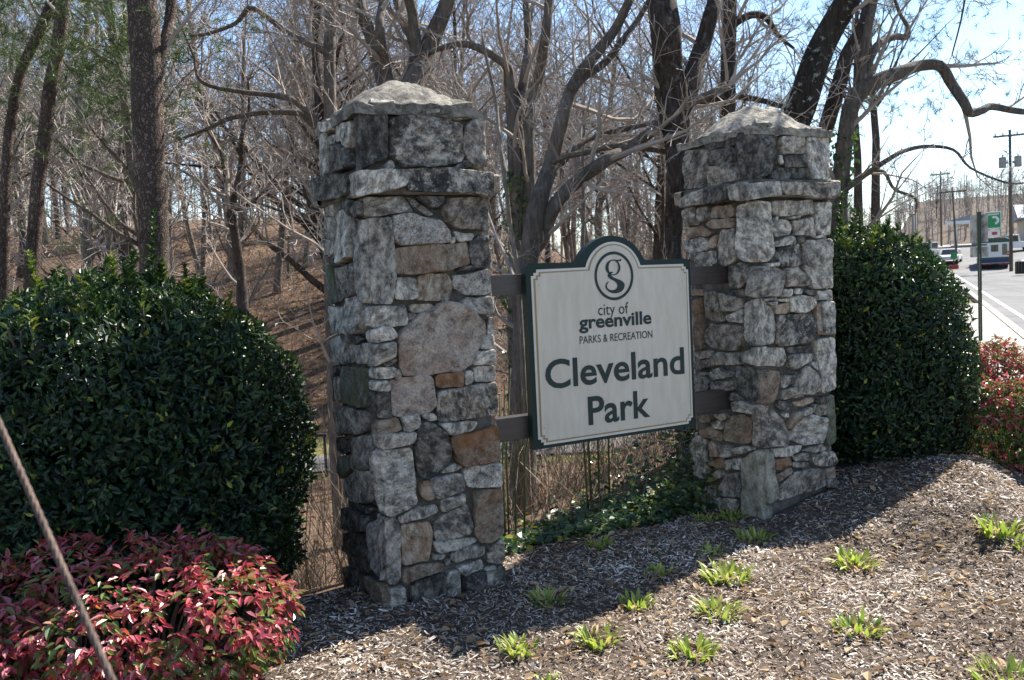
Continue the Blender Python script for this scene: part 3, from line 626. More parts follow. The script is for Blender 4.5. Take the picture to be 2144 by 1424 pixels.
FR['CF'] = lambda a, t_, d: (a, t_ * math.cos(sl) - d * math.sin(sl), 2.742 + t_ * math.sin(sl) + d * math.cos(sl))
FR['CL'] = lambda a, t_, d: (t_ * math.cos(sl) - d * math.sin(sl), a, 2.742 + t_ * math.sin(sl) + d * math.cos(sl))
FR['CR'] = lambda a, t_, d: (PW - t_ * math.cos(sl) + d * math.sin(sl), a, 2.742 + t_ * math.sin(sl) + d * math.cos(sl))
def parse(txt):
    for ln in txt.strip().split('\n'):
        g = []; typ = None
        for part in ln.split('|'):
            h, b_ = part.split(':'); led = '1' in h; ty = h[-1]; typ = typ or ty
            lo, hi = (-.06, PW + .06) if led else (.004, PW - .004)
            pts = [(min(hi, max(lo, int(a) / 100)), int(z) / 100) for a, z in (q.split(',') for q in b_.split())]
            zl_ = min(p[1] for p in pts); zh_ = max(p[1] for p in pts)
            if zl_ < .05: pts = [(a, -.16 if z < zl_ + .35 * (zh_ - zl_) else z) for a, z in pts]      # footing stones run into the ground
            cx_ = sum(p[0] for p in pts) / len(pts); cz_ = sum(p[1] for p in pts) / len(pts)
            pts = [(a + math.copysign(min(.005, abs(a - cx_)), a - cx_), z + math.copysign(min(.005, abs(z - cz_)), z - cz_)) for a, z in pts]
            g.append((h[0], .055 if led else 0, pts))
        yield typ, g
def rough_box(mb_size, z0, z1, rng, amp=.012):
    """a subdivided box with uneven faces (mortar body)"""
    x0, x1, y0, y1 = mb_size; bm = bmesh.new(); n = 10; m_ = max(3, int((z1 - z0) / .07))
    r = bmesh.ops.create_grid(bm, x_segments=1, y_segments=1, size=1); bm.clear()
    bmesh.ops.create_cube(bm, size=1)
    bmesh.ops.scale(bm, vec=(x1 - x0, y1 - y0, z1 - z0), verts=bm.verts); bmesh.ops.translate(bm, vec=((x0 + x1) / 2, (y0 + y1) / 2, (z0 + z1) / 2), verts=bm.verts)
    bmesh.ops.subdivide_edges(bm, edges=bm.edges[:], cuts=9, use_grid_fill=True)
    for v in bm.verts:
        p = v.co * 11; v.co += Vector((noise.noise(p), noise.noise(p + Vector((9, 2, 4))), .3 * noise.noise(p + Vector((1, 8, 7))))) * amp
    for f in bm.faces: f.smooth = True
    me = bpy.data.meshes.new('m'); bm.to_mesh(me); bm.free(); return me
def cap_mesh(seed, hgt):
    n = 26; hs = .397; V = []; F = []; c = PW / 2
    for j in range(n + 1):
        for i in range(n + 1):
            x = -hs + 2 * hs * i / n; y = -hs + 2 * hs * j / n
            mm = (abs(x / hs) ** 2.6 + abs(y / hs) ** 2.6) ** (1 / 2.6); mm = min(mm, 1.0)
            p = Vector((x * 6, y * 6, seed)); h = hgt * (1 - mm ** 1.6) + noise.noise(p) * .02 + abs(noise.noise(p * 1.6)) * .035 + noise.noise(p * 5) * .006
            V.append((c + x + .012 * noise.noise(p + Vector((4, 4, 4))), c + y + .012 * noise.noise(p + Vector((7, 1, 2))), 2.742 + max(h, -.012)))
    for j in range(n):
        for i in range(n): a = j * (n + 1) + i; F.append((a, a + 1, a + n + 2, a + n + 1))
    ring = [i for i in range(n + 1)] + [j * (n + 1) + n for j in range(1, n + 1)] + [n * (n + 1) + i for i in range(n - 1, -1, -1)] + [j * (n + 1) for j in range(n - 1, 0, -1)]
    b0 = len(V); 
    for k in ring: x, y, z = V[k]; V.append((c + (x - c) * .99, c + (y - c) * .99, 2.695 + .012 * noise.noise(Vector((x * 9, y * 9, seed)))))
    m_ = len(ring)
    for k in range(m_): F.append((ring[(k + 1) % m_], ring[k], b0 + k, b0 + (k + 1) % m_))
    F.append([b0 + k for k in reversed(range(m_))])
    me = bpy.data.meshes.new('m'); me.from_pydata(V, [], F); me.polygons.foreach_set('use_smooth', [True] * len(F)); me.update()
    try: me.set_sharp_from_angle(angle=R(30))
    except Exception: pass
    return me
def pack(x0, x1, z0, z1, rng):
    """random coursed rubble for the faces the photograph does not show"""
    out = []; z = z0
    while z < z1 - .03:
        h = min(rng.uniform(.11, .26), z1 - z)
        if z1 - z - h < .06: h = z1 - z
        x = x0
        while x < x1 - .03:
            w_ = min(rng.uniform(.12, .36), x1 - x)
            if x1 - x - w_ < .08: w_ = x1 - x
            g = .006; j = lambda: rng.uniform(-.012, .012)
            out.append([(x + g, z + g + j() * .5), (x + w_ / 2, z + g), (x + w_ - g, z + g + j() * .5), (x + w_ - g + j() * .4, z + h / 2), (x + w_ - g, z + h - g + j() * .5), (x + w_ / 2, z + h - g), (x + g, z + h - g + j() * .5)])
            x += w_
        z += h
    return out
def pillar(base, txt, label, seed, slabs):
    rng = random.Random(seed)
    root = empty('stone_pillar', base, RZ, label, 'pillar', 'rubble stone gate pillars')
    i = .032
    for z0, z1, e in ((-.4, 2.262, i), (2.262, 2.385, -.022), (2.385, 2.74, i)):
        link('mortar', rough_box((e, PW - e, e, PW - e), z0, z1, rng), m_mortar, root)
    link('cap', cap_mesh(seed, .225), ST['c'], root)
    for typ, g in parse(txt):
        me = stone(g, FR, rng, ST[typ]); link('stone', me, ST[typ], root)
    for fk in ('R', 'K'):
        for z0, z1, o in ((-.05, 2.25, 0), (2.265, 2.385, .055), (2.39, 2.73, 0)):
            e = .05 if o else 0
            for P in pack(-e, PW + e, z0, z1, rng):
                if fk == 'R' and not o: P = [(max(.05, a), z) for a, z in P]
                if fk == 'K' and not o: P = [(min(PW - .05, max(.05, a)), z) for a, z in P]
                if max(p[0] for p in P) - min(p[0] for p in P) < .04: continue
                ty = rng.choice('ggbbdtwms'); link('stone', stone([(fk, o, P)], FR, rng, ST[ty]), ST[ty], root)
    for fk, P in slabs: link('cap_stone', stone([(fk, .0, P)], FR, rng, ST['c']), ST['c'], root)
    return root
PA = (AX, AY, 0); PB = (AX + UX * 2.824, AY + UY * 2.824, 0)
SL_A = [('CF', [(.24, .02), (.70, .02), (.66, .10), (.52, .22), (.38, .31), (.27, .30), (.22, .16)]), ('CF', [(.07, .015), (.225, .02), (.20, .10), (.11, .125)]), ('CL', [(.20, .03), (.62, .03), (.5, .26), (.3, .27)]), ('CR', [(.15, .03), (.6, .03), (.5, .25), (.28, .25)])]
SL_B = [('CF', [(.05, .02), (.40, .02), (.42, .14), (.36, .30), (.25, .28), (.12, .12)]), ('CF', [(.42, .02), (.71, .02), (.62, .11), (.5, .2), (.44, .17)]), ('CL', [(.08, .02), (.45, .03), (.42, .2), (.3, .29), (.16, .15)]), ('CR', [(.15, .03), (.6, .03), (.5, .25), (.28, .25)])]
pillar(PA, STONES_A, 'stone pillar with a big pinkish boulder in its front, beside the clipped hedge and red shrub', 11, SL_A)
pillar(PB, STONES_B, 'stone pillar with a tall pale slab standing at its foot, next to the street-side hedge', 23, SL_B)

# ---------------------------------------------------------------- sign and rails
def loc(s, q, z): return (AX + UX * s - UY * q, AY + UY * s + UX * q, z)
for z0, z1, lb in ((1.672, 1.802, 'upper dark brown timber rail joining the two pillars behind the sign'), (.745, .895, 'lower dark brown timber rail joining the two pillars behind the sign')):
    mb = MB(); mb.box(.70, 2.93, 0, .09, z0, z1)
    o = mb.build('timber_rail', m_wood, bevel=.006); o.location = loc(0, .315, 0); o.rotation_euler = (0, 0, RZ); tag(o, lb, 'rail', 'rails carrying the park sign')
def arch(xl, xr, za, zt, n=22):
    """circular arc from (xl,za) over the crown zt to (xr,za)"""
    c = (xl + xr) / 2; hw = (xr - xl) / 2; h = zt - za; r = (hw * hw + h * h) / (2 * h); zc = zt - r; a0 = math.asin(min(1, hw / r))
    if zc > za: a0 = math.pi - a0
    return [(c - r * math.sin(a0 - 2 * a0 * k / n), zc + r * math.cos(a0 - 2 * a0 * k / n)) for k in range(n + 1)]
sign = empty('park_sign', loc(1.126, .25, 0), RZ, 'cream and dark green board reading Cleveland Park, hung on rails between the pillars', 'sign')
def plate(name, pts, y0, y1, m, parent, bevel=0):
    mb = MB(); mb.prism(pts, y0, y1, axis=1)
    bm = bmesh.new(); me = mb.mesh(); bm.from_mesh(me); bmesh.ops.recalc_face_normals(bm, faces=bm.faces); bmesh.ops.triangulate(bm, faces=[f for f in bm.faces if len(f.verts) > 4]); bm.to_mesh(me); bm.free()
    return link(name, me, m, parent)
c_ = .04
bd = [(0, .678), (1.326, .678), (1.326, 1.825), (1.30, 1.858)] + arch(.392, .930, 1.862, 2.03)[::-1] + [(.022, 1.865), (0, 1.84)]
plate('border', bd, .002, .06, m_green, sign)
def step_poly(x0, x1, z0, z1, st, al, ar, za, zt):
    s1, s2 = st, st * 2
    return [(x0 + s2, z0), (x1 - s2, z0), (x1 - s2, z0 + s1), (x1 - s1, z0 + s1), (x1 - s1, z0 + s2), (x1, z0 + s2),
            (x1, z1 - s2), (x1 - s1, z1 - s2), (x1 - s1, z1 - s1), (x1 - s2, z1 - s1), (x1 - s2, z1)] + arch(al, ar, za, zt)[::-1] + \
           [(x0 + s2, z1), (x0 + s2, z1 - s1), (x0 + s1, z1 - s1), (x0 + s1, z1 - s2), (x0, z1 - s2), (x0, z0 + s2), (x0 + s1, z0 + s2), (x0 + s1, z0 + s1), (x0 + s2, z0 + s1)]
m_cream, t, b, N, K = nodes('sign_cream_panel'); tcs = N('ShaderNodeTexCoord')
mp = N('ShaderNodeMapping'); mp.inputs['Scale'].default_value = (6, 1, 1.3); K(tcs.outputs['Object'], mp.inputs['Vector'])
na = N('ShaderNodeTexNoise'); na.inputs['Scale'].default_value = 3; na.inputs['Detail'].default_value = 8; K(mp.outputs['Vector'], na.inputs['Vector'])
ra = ramp(N, [(.3, (.54, .475, .385)), (.7, (.64, .575, .48))]); K(na.outputs['Fac'], ra.inputs['Fac'])
nw = N('ShaderNodeTexNoise'); nw.inputs['Scale'].default_value = 9; nw.inputs['Detail'].default_value = 2; K(tcs.outputs['Object'], nw.inputs['Vector'])
wv = N('ShaderNodeTexNoise'); wv.inputs['Scale'].default_value = 10; wv.inputs['Detail'].default_value = 1.5; wv.inputs['Distortion'].default_value = 2.2; K(mp.outputs['Vector'], wv.inputs['Vector'])
rw = ramp(N, [(.485, (0, 0, 0)), (.5, (.55,) * 3), (.515, (0, 0, 0))]); K(wv.outputs['Fac'], rw.inputs['Fac'])       # wandering snail trails
sx = N('ShaderNodeSeparateXYZ'); K(tcs.outputs['Object'], sx.inputs[0])
mr = N('ShaderNodeMapRange'); mr.inputs['From Min'].default_value = .35; mr.inputs['From Max'].default_value = 1.1; K(sx.outputs['X'], mr.inputs['Value'])
mm_ = N('ShaderNodeMath'); mm_.operation = 'MULTIPLY'; K(rw.outputs['Color'], mm_.inputs[0]); K(mr.outputs[0], mm_.inputs[1])
xm = N('ShaderNodeMix'); xm.data_type = 'RGBA'; K(mm_.outputs[0], xm.inputs['Factor']); K(ra.outputs['Color'], xm.inputs['A']); xm.inputs['B'].default_value = (.72, .70, .67, 1); K(xm.outputs['Result'], b.inputs['Base Color']); b.inputs['Roughness'].default_value = .55
m_wht = flat('sign_pale_rim', (.66, .62, .56), .55)
plate('rim', step_poly(.034, 1.300, .70, 1.824, .02, .446, .890, 1.826, 1.989), -.004, .003, m_wht, sign)
plate('gold_line', step_poly(.050, 1.284, .716, 1.808, .02, .464, .873, 1.812, 1.974), -.007, -.003, m_gold, sign)
plate('panel', step_poly(.060, 1.274, .726, 1.798, .02, .474, .863, 1.804, 1.965), -.010, -.006, m_cream, sign)
def text(body, x0, x1, zb, zt, off=0., ref=None):
    cu = bpy.data.curves.new('t', 'FONT'); cu.body = body; cu.size = 1; cu.offset = off; cu.resolution_u = 4
    ob = bpy.data.objects.new('t', cu); COL.objects.link(ob); dg = bpy.context.evaluated_depsgraph_get(); dg.update()
    me = bpy.data.meshes.new_from_object(ob.evaluated_get(dg)); bpy.data.objects.remove(ob)
    co = np.zeros(len(me.vertices) * 3, np.float32); me.vertices.foreach_get('co', co); co = co.reshape(-1, 3)
    a, b_ = co[:, 0].min(), co[:, 0].max(); top = co[:, 1].max()
    X = x0 + (co[:, 0] - a) / (b_ - a) * (x1 - x0); Z = zb + co[:, 1] / top * (zt - zb)
    new = np.stack([X, np.full(len(X), -.0125), Z], 1).astype(np.float32); me.vertices.foreach_set('co', new.ravel()); me.update()
    o = link('lettering', me, m_ink, sign); return o
text('city of', .526, .771, 1.507, 1.583, 0)
text('greenville', .372, .960, 1.428, 1.515, .028)
text('PARKS & RECREATION', .372, .963, 1.330, 1.380, .004)
text('Cleveland', .100, 1.232, 1.062, 1.247, .019)
text('Park', .415, .921, .794, .978, .019)
def pts2(t_): return [tuple(map(float, q.split(','))) for q in t_.split()]
emb = empty('emblem'); emb.parent = sign
def flat_poly(name, P, parent):
    bm = bmesh.new(); vs_ = [bm.verts.new((x, -.0125, z)) for x, z in P]
    from mathutils.geometry import tessellate_polygon
    for tri in tessellate_polygon([[Vector((x, z, 0)) for x, z in P]]): bm.faces.new([vs_[i] for i in tri])
    me = bpy.data.meshes.new('m'); bm.to_mesh(me); bm.free(); return me
def ring_poly(Pa, Pb):
    n = len(Pa); me = bpy.data.meshes.new('m'); me.from_pydata([(x, -.0125, z) for x, z in Pa + Pb], [], [(i, (i + 1) % n, n + (i + 1) % n, n + i) for i in range(n)]); me.update(); return me
def closed(P, k=3):
    P = [Vector(p) for p in P]
    for _ in range(k):
        Q = []
        for i in range(len(P)): a, b_ = P[i], P[(i + 1) % len(P)]; Q += [a.lerp(b_, .25), a.lerp(b_, .75)]
        P = Q
    return [tuple(p) for p in P]
ell = lambda a, c: [(.665 + a * math.cos(k * math.pi / 32), 1.762 + c * math.sin(k * math.pi / 32)) for k in range(64)]
bpy.data.objects.remove(emb)
link('emblem_ring', ring_poly(ell(.157, .162), ell(.138, .143)), m_ink, sign)
link('emblem_letter', ring_poly(closed(pts2(EMB_OUT), 2), closed(pts2(EMB_IN), 2)), m_ink, sign)
link('emblem_letter', flat_poly('e', closed(pts2(EMB_EAR), 1), sign), m_ink, sign)
link('emblem_letter', flat_poly('e', closed(pts2(EMB_S), 1), sign), m_ink, sign)
for x, z in ((.088, 1.722), (.086, .815), (1.243, 1.713), (1.243, .80)):
    mb = MB(); mb.cyl((x, -.015, z), .007, .006, 10, 'Y'); mb.build('screw', m_wht, sign)
# ---------------------------------------------------------------- leaves, shrubs, bed
def unit(a): return a / np.maximum(np.linalg.norm(a, axis=1, keepdims=True), 1e-9)
def leaves(P, D, Nn, Ln, Wd, fold=.25, droop=.12):
    """n leaves: 6 verts (base, 2 left, tip, 2 right), two quads folded on the midrib"""
    n = len(P); D = unit(D); S = unit(np.cross(D, Nn)); Nn = np.cross(S, D); Ln = np.asarray(Ln)[:, None]; Wd = np.asarray(Wd)[:, None]
    def pt(t, s, u): return P + D * Ln * t + S * Wd * s + Nn * u
    up = Wd * fold; dr = -Ln * droop
    V = np.stack([P, pt(.3, -.5, up + dr * .1), pt(.68, -.38, up * .8 + dr * .5), pt(1, 0, dr), pt(.68, .38, up * .8 + dr * .5), pt(.3, .5, up + dr * .1)], 1).reshape(-1, 3)
    b0 = np.arange(n)[:, None] * 6; F = np.concatenate([b0 + np.array([0, 3, 2, 1]), b0 + np.array([0, 5, 4, 3])], 0)
    return V, F
def blob_points(n, prof, cx, cy, R_, H, lump, seed, inset=.16):
    """points near the surface of a clipped bush: profile radius by height, lumpy"""
    zz = np.linspace(0, 1, 60); pr = np.interp(zz, [p[0] for p in prof], [p[1] for p in prof])
    area = pr + .35 * np.abs(np.gradient(pr, zz)) * pr + .02; cdf = np.cumsum(area); cdf /= cdf[-1]
    t = np.interp(RNG.random(n), cdf, zz); th = RNG.random(n) * 2 * np.pi
    r = np.interp(t, zz, pr); ins = RNG.random(n) ** 2 * inset
    lm = np.array([noise.noise(Vector((math.cos(a) * 2.2, math.sin(a) * 2.2, h * 3 + seed))) + .5 * noise.noise(Vector((math.cos(a) * 6, math.sin(a) * 6, h * 8 + seed))) for a, h in zip(th, t)]) * lump
    rr = r * R_ * (1 + lm) - ins; rr = np.maximum(rr, 0.0)
    P = np.stack([cx + rr * np.cos(th), cy + rr * np.sin(th), t * H * (1 + lm * .35) - ins * (t > .8)], 1)
    sl_ = np.interp(t, zz, np.gradient(pr, zz)); Nn = unit(np.stack([np.cos(th), np.sin(th), -sl_ * R_ / H], 1))
    return P, Nn
PROF = [(0, .80), (.06, .93), (.3, 1.0), (.5, .99), (.68, .90), (.82, .72), (.92, .48), (.98, .22), (1, .02)]
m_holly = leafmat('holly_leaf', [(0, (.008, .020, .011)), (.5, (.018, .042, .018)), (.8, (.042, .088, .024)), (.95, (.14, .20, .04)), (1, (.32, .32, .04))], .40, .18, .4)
m_twig = mat('twig_bark', (.13, .10, .08), (.07, .055, .045), 9, .9, 0)
def hedge(cx, cy, R_, H, n, label, seed, shoots):
    z0 = ground(cx, cy)
    root = empty('clipped_hedge', (cx, cy, z0), 0, label, 'hedge', 'clipped evergreen hedges beside the pillars')
    P, Nn = blob_points(n, PROF, 0, 0, R_, H, .10, seed, .2)
    D = unit(Nn * .35 + RNG.normal(0, .6, (n, 3)) + np.array([0, 0, .35])); U = unit(Nn + RNG.normal(0, .45, (n, 3)) + np.array([0, 0, .25]))
    Ln = RNG.uniform(.032, .058, n); V, F = leaves(P, D, U, Ln, Ln * RNG.uniform(.38, .5, n), .22, .15)
    top = np.clip((P[:, 2] / H - .45) * 1.1, 0, .6); rv = np.clip(RNG.random(n) * .75 + top * RNG.random(n) * .55, 0, .93); rv[RNG.random(n) < .02] = .98  # sunlit crown put into the leaf colour: paler leaves towards the top
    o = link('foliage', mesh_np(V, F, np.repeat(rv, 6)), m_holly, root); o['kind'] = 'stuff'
    # woody frame inside, and the dense inner leaves
    mb = MB(); rg = random.Random(seed)
    for k in range(26):
        a = rg.uniform(0, 6.28); rr = rg.uniform(.3, .8) * R_; zt = rg.uniform(.4, .88) * H
        mb.tube([(0.1 * math.cos(a), .1 * math.sin(a), -.25), (rr * .5 * math.cos(a), rr * .5 * math.sin(a), zt * .5), (rr * math.cos(a + .2), rr * math.sin(a + .2), zt)], [.03, .018, .006], 5)
    mb.build('stems', m_twig, root)
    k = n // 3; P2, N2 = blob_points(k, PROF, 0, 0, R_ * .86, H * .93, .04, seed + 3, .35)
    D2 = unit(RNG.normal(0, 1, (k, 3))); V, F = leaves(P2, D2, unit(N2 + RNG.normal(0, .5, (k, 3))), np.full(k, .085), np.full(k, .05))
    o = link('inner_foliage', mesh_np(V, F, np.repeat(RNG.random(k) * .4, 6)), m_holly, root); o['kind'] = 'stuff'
    for k in range(34):                                       # short new growth roughens the clipped top
        a = rg.uniform(0, 6.28); rr = R_ * math.sqrt(rg.random()) * .72; shoots = shoots + [(rr * math.cos(a), rr * math.sin(a), H * (1 - .28 * (rr / R_) ** 2.2) - .06, rg.uniform(.08, .2), rg.random() < .15)]
    for (dx, dy, zt, hh, yel) in shoots:                      # long unclipped shoots above the crown
        n2 = int(hh * 330); tt = RNG.random(n2); th = RNG.random(n2) * 6.28
        base = np.array([dx, dy, zt]); bend = np.array([rg.uniform(-.06, .06), rg.uniform(-.06, .06), 0])
        P3 = base + np.outer(tt, [0, 0, hh]) + np.outer(tt ** 2, bend); D3 = np.stack([np.cos(th), np.sin(th), np.full(n2, .9)], 1)
        L3 = RNG.uniform(.04, .065, n2) * (1.1 - .5 * tt); V, F = leaves(P3, D3, unit(np.stack([-np.cos(th), -np.sin(th), np.full(n2, .9)], 1)), L3, L3 * .45)
        me = mesh_np(V, F, np.repeat(np.clip((.8 + .2 * RNG.random(n2)) if yel else (.5 + .4 * RNG.random(n2)), 0, 1), 6)); s = link('shoot', me, m_holly, root)
        mb = MB(); mb.tube([tuple(base - np.array([0, 0, .25])), tuple(base + np.array([0, 0, hh * .5]) + bend * .25), tuple(base + np.array([0, 0, hh]) + bend)], [.005, .004, .002], 4); mb.build('shoot_stem', m_twig, s)
    return root
hedge(-2.37, 5.15, 1.1, 1.93, 46000, 'big domed hedge with tall loose shoots, behind the red-leaved shrub and the guy wire', 4, [(.33, -.1, 1.80, .46, 0), (-.22, -.3, 1.72, .34, 1), (-.25, -.1, 1.82, .15, 0), (.35, -.3, 1.70, .16, 0), (.12, .1, 1.84, .18, 0), (.25, 0, 1.8, .2, 0), (-.3, -.4, 1.7, .14, 1)])
hedge(2.95, 7.5, .9, 1.86, 34000, 'rounded hedge with two leggy shoots, between a pillar and the street signpost', 9, [(-.15, -.05, 1.70, .48, 0), (-.55, 0, 1.55, .42, 0), (-.4, -.1, 1.62, .3, 1), (-.05, .1, 1.72, .22, 0)])

m_nand = leafmat('nandina_leaf', [(0, (.05, .10, .02)), (.22, (.16, .20, .05)), (.34, (.24, .09, .05)), (.5, (.34, .035, .055)), (.68, (.46, .10, .14)), (.82, (.58, .25, .27)), (.92, (.34, .02, .04)), (1, (.52, .11, .03))], .32, .3, .5)
def nandina(cx, cy, rx, ry, H, n, label, seed, singles, green=0., az=None):
    z0 = ground(cx, cy); root = empty('nandina_shrub', (cx, cy, z0), 0, label, 'shrub', 'red-leaved nandina shrubs')
    pr = [(0, .75), (.3, .97), (.55, 1), (.75, .86), (.9, .55), (1, .05)]
    # leaflets hang in small sprays
    ns = n // 7; P, Nn = blob_points(ns, pr, 0, 0, 1, H, .12, seed, .13); P = P * np.array([rx, ry, 1]); Nn = unit(Nn / np.array([rx, ry, 1]))
    P = np.repeat(P, 7, 0); Nn = np.repeat(Nn, 7, 0); m_ = len(P); sc = np.repeat(RNG.random(ns), 7); fan = np.tile(np.linspace(-1.5, 1.5, 7), ns)
    out = unit(Nn * np.array([1, 1, .5]) + RNG.normal(0, .12, (m_, 3))); side = unit(np.cross(out, np.array([[0, 0, 1.]])) + 1e-6)
    D = unit(out * np.cos(fan)[:, None] + side * np.sin(fan)[:, None] + np.array([0, 0, -.45]) + RNG.normal(0, .3, (m_, 3)))
    U = unit(Nn * .6 + np.array([0, 0, .9]) + RNG.normal(0, .3, (m_, 3))); P = P + D * .012 + RNG.normal(0, .012, (m_, 3))
    Ln = RNG.uniform(.036, .058, m_); Wd = Ln * RNG.uniform(.36, .48, m_)
    hh = P[:, 2] / H; rv = np.clip(sc * .66 + .12 + RNG.normal(0, .17, m_) - (hh < .45) * RNG.random(m_) * .35 - green * RNG.random(m_), 0, 1)
    pick = np.zeros(m_, bool)
    if singles:                                               # the leaves nearest the street are leaves of their own
        cand = np.where((Nn @ np.array([.35, -.85, .4])) > .55)[0]; pick[RNG.choice(cand, min(singles, len(cand)), replace=False)] = True
    V, F = leaves(P[~pick], D[~pick], U[~pick], Ln[~pick], Wd[~pick], .2, .22)
    o = link('foliage', mesh_np(V, F, np.repeat(rv[~pick], 6)), m_nand, root); o['kind'] = 'stuff'
    if singles:
        base = []
        for k in range(12):
            Vv, Ff = leaves(np.zeros((1, 3)), np.array([[1., 0, 0]]), np.array([[0, 0, 1.]]), [1.], [.36], .2, .22); me = mesh_np(Vv, Ff, np.full(6, (k + .5) / 12)); me.materials.append(m_nand); base.append(me)
        for i in np.where(pick)[0]:
            d = Vector(D[i]); u_ = Vector(U[i]); s_ = d.cross(u_).normalized(); u_ = s_.cross(d)
            o = bpy.data.objects.new('leaf', base[min(11, int(rv[i] * 12))]); COL.objects.link(o); o.parent = root
            Mx = Matrix((d, -s_, u_)).transposed().to_4x4(); l = Ln[i] * 1.12; o.matrix_local = Matrix.Translation(Vector(P[i]) + Vector(Nn[i]) * .01) @ Mx @ Matrix.Scale(l, 4)
    mb = MB(); rg = random.Random(seed)
    for k in range(30):
        a = rg.uniform(0, 6.28); f = rg.uniform(.2, .85); mb.tube([(.25 * rx * math.cos(a), .25 * ry * math.sin(a), -.05), (f * rx * .7 * math.cos(a), f * ry * .7 * math.sin(a), H * .5), (f * rx * math.cos(a), f * ry * math.sin(a), H * rg.uniform(.75, .95))], [.007, .005, .003], 4)
    mb.build('stems', m_twig, root)
    return root
nandina(-1.86, 3.9, .76, .62, .72, 10500, 'tallest mound of pink and crimson leaves, before the big hedge beside the boulder pillar', 5, 300)
nandina(-2.72, 3.55, .8, .66, .56, 9100, 'lower red and green shrub before the big hedge, crossed by the guy wire', 15, 300, .25)
nandina(4.58, 8.35, .55, .5, .9, 9000, 'red-leaved shrub beyond the street-side hedge, next to the sidewalk', 6, 0, .15)
nandina(3.95, 7.1, .42, .4, .66, 7000, 'small green and orange-red shrub at the mulch edge', 8, 0, .45)

# daylily clumps coming up through the mulch
m_lily = leafmat('daylily_leaf', [(0, (.15, .22, .04)), (.5, (.27, .36, .07)), (.85, (.42, .46, .11)), (1, (.50, .42, .16))], .42, .35, .4)
m_dry = leafmat('dry_leaf', [(0, (.16, .09, .05)), (.5, (.30, .20, .11)), (1, (.44, .33, .21))], .8, .2, .2)
def strap(ln, wd, bend, rv, n=6):
    V = []; F = []
    for i in range(n + 1):
        t_ = i / n; a = bend * t_; x = ln * (math.sin(a) / max(bend, .01)) if bend > .01 else 0; z = ln * t_ * math.cos(a * .75); w_ = wd * (1 - t_ ** 2.5) * (.75 + .5 * min(1, t_ * 3)) / 1.25 + .0006
        x = ln * (1 - math.cos(a)) / max(bend, .01); z = ln * math.sin(a) / max(bend, .01)
        V += [(x, -w_, z + w_ * .5), (x, 0, z), (x, w_, z + w_ * .5)]
    for i in range(n):
        for j in (0, 1): F.append((3 * i + j, 3 * i + j + 1, 3 * i + 4 + j, 3 * i + 3 + j))
    return mesh_np(np.array(V), np.array(F), np.full(len(V), rv), True)
LM = []
for k in range(10):
    me = strap(random.uniform(.08, .125), random.uniform(.009, .0135), random.uniform(.2, 1.3), min(1, .1 + k * .095)); me.materials.append(m_lily); LM.append(me)
DM = []
for k in range(4):
    me = strap(random.uniform(.10, .16), random.uniform(.004, .007), random.uniform(1.9, 2.6), k / 3); me.materials.append(m_dry); DM.append(me)
CL_LABEL = {0: 'daylily tuft in the shadow just right of the boulder pillar', 3: 'leafy daylily clump with a skirt of withered blades', 9: 'daylily clump in sun a step in front of the slab-footed pillar', 12: 'wide daylily clump near the small orange-red shrub', 13: 'broad daylily clump full of brown dead blades, far from the pillars', 15: 'shaded daylily tuft under the sign beside the ivy', 16: 'daylily tuft against the left foot of the slab-footed pillar', 17: 'sparse daylily tuft touching the pale foot slab of the pillar'}
rg = random.Random(3)
for ci, (x, y, r) in enumerate(CLUMPS):
    lb = CL_LABEL.get(ci, 'yellow-green daylily clump sprouting from sunlit open mulch'); root = empty('daylily_clump', (x, y, ground(x, y) + .0), rg.uniform(0, 6.28), lb, 'plant', 'daylily clumps in the mulch bed')
    n = int(24 + r * 420)
    for k in range(n):
        a = rg.uniform(0, 6.28); rr = r * math.sqrt(rg.random()) * .8; dead = rg.random() < (.32 if ci in (3, 13, 12) else .18)
        o = bpy.data.objects.new('leaf', rg.choice(DM if dead else LM)); COL.objects.link(o); o.parent = root
        s_ = rg.uniform(.5, 1.2) * min(1.15, .4 + r * 4.6); lean = (rr / r) * .55
        o.matrix_local = Matrix.Translation((rr * math.cos(a), rr * math.sin(a), -.008)) @ Matrix.Rotation(a + rg.uniform(-.9, .9), 4, 'Z') @ Matrix.Rotation(lean + rg.uniform(-.15, .25), 4, 'Y') @ Matrix.Scale(s_, 4)

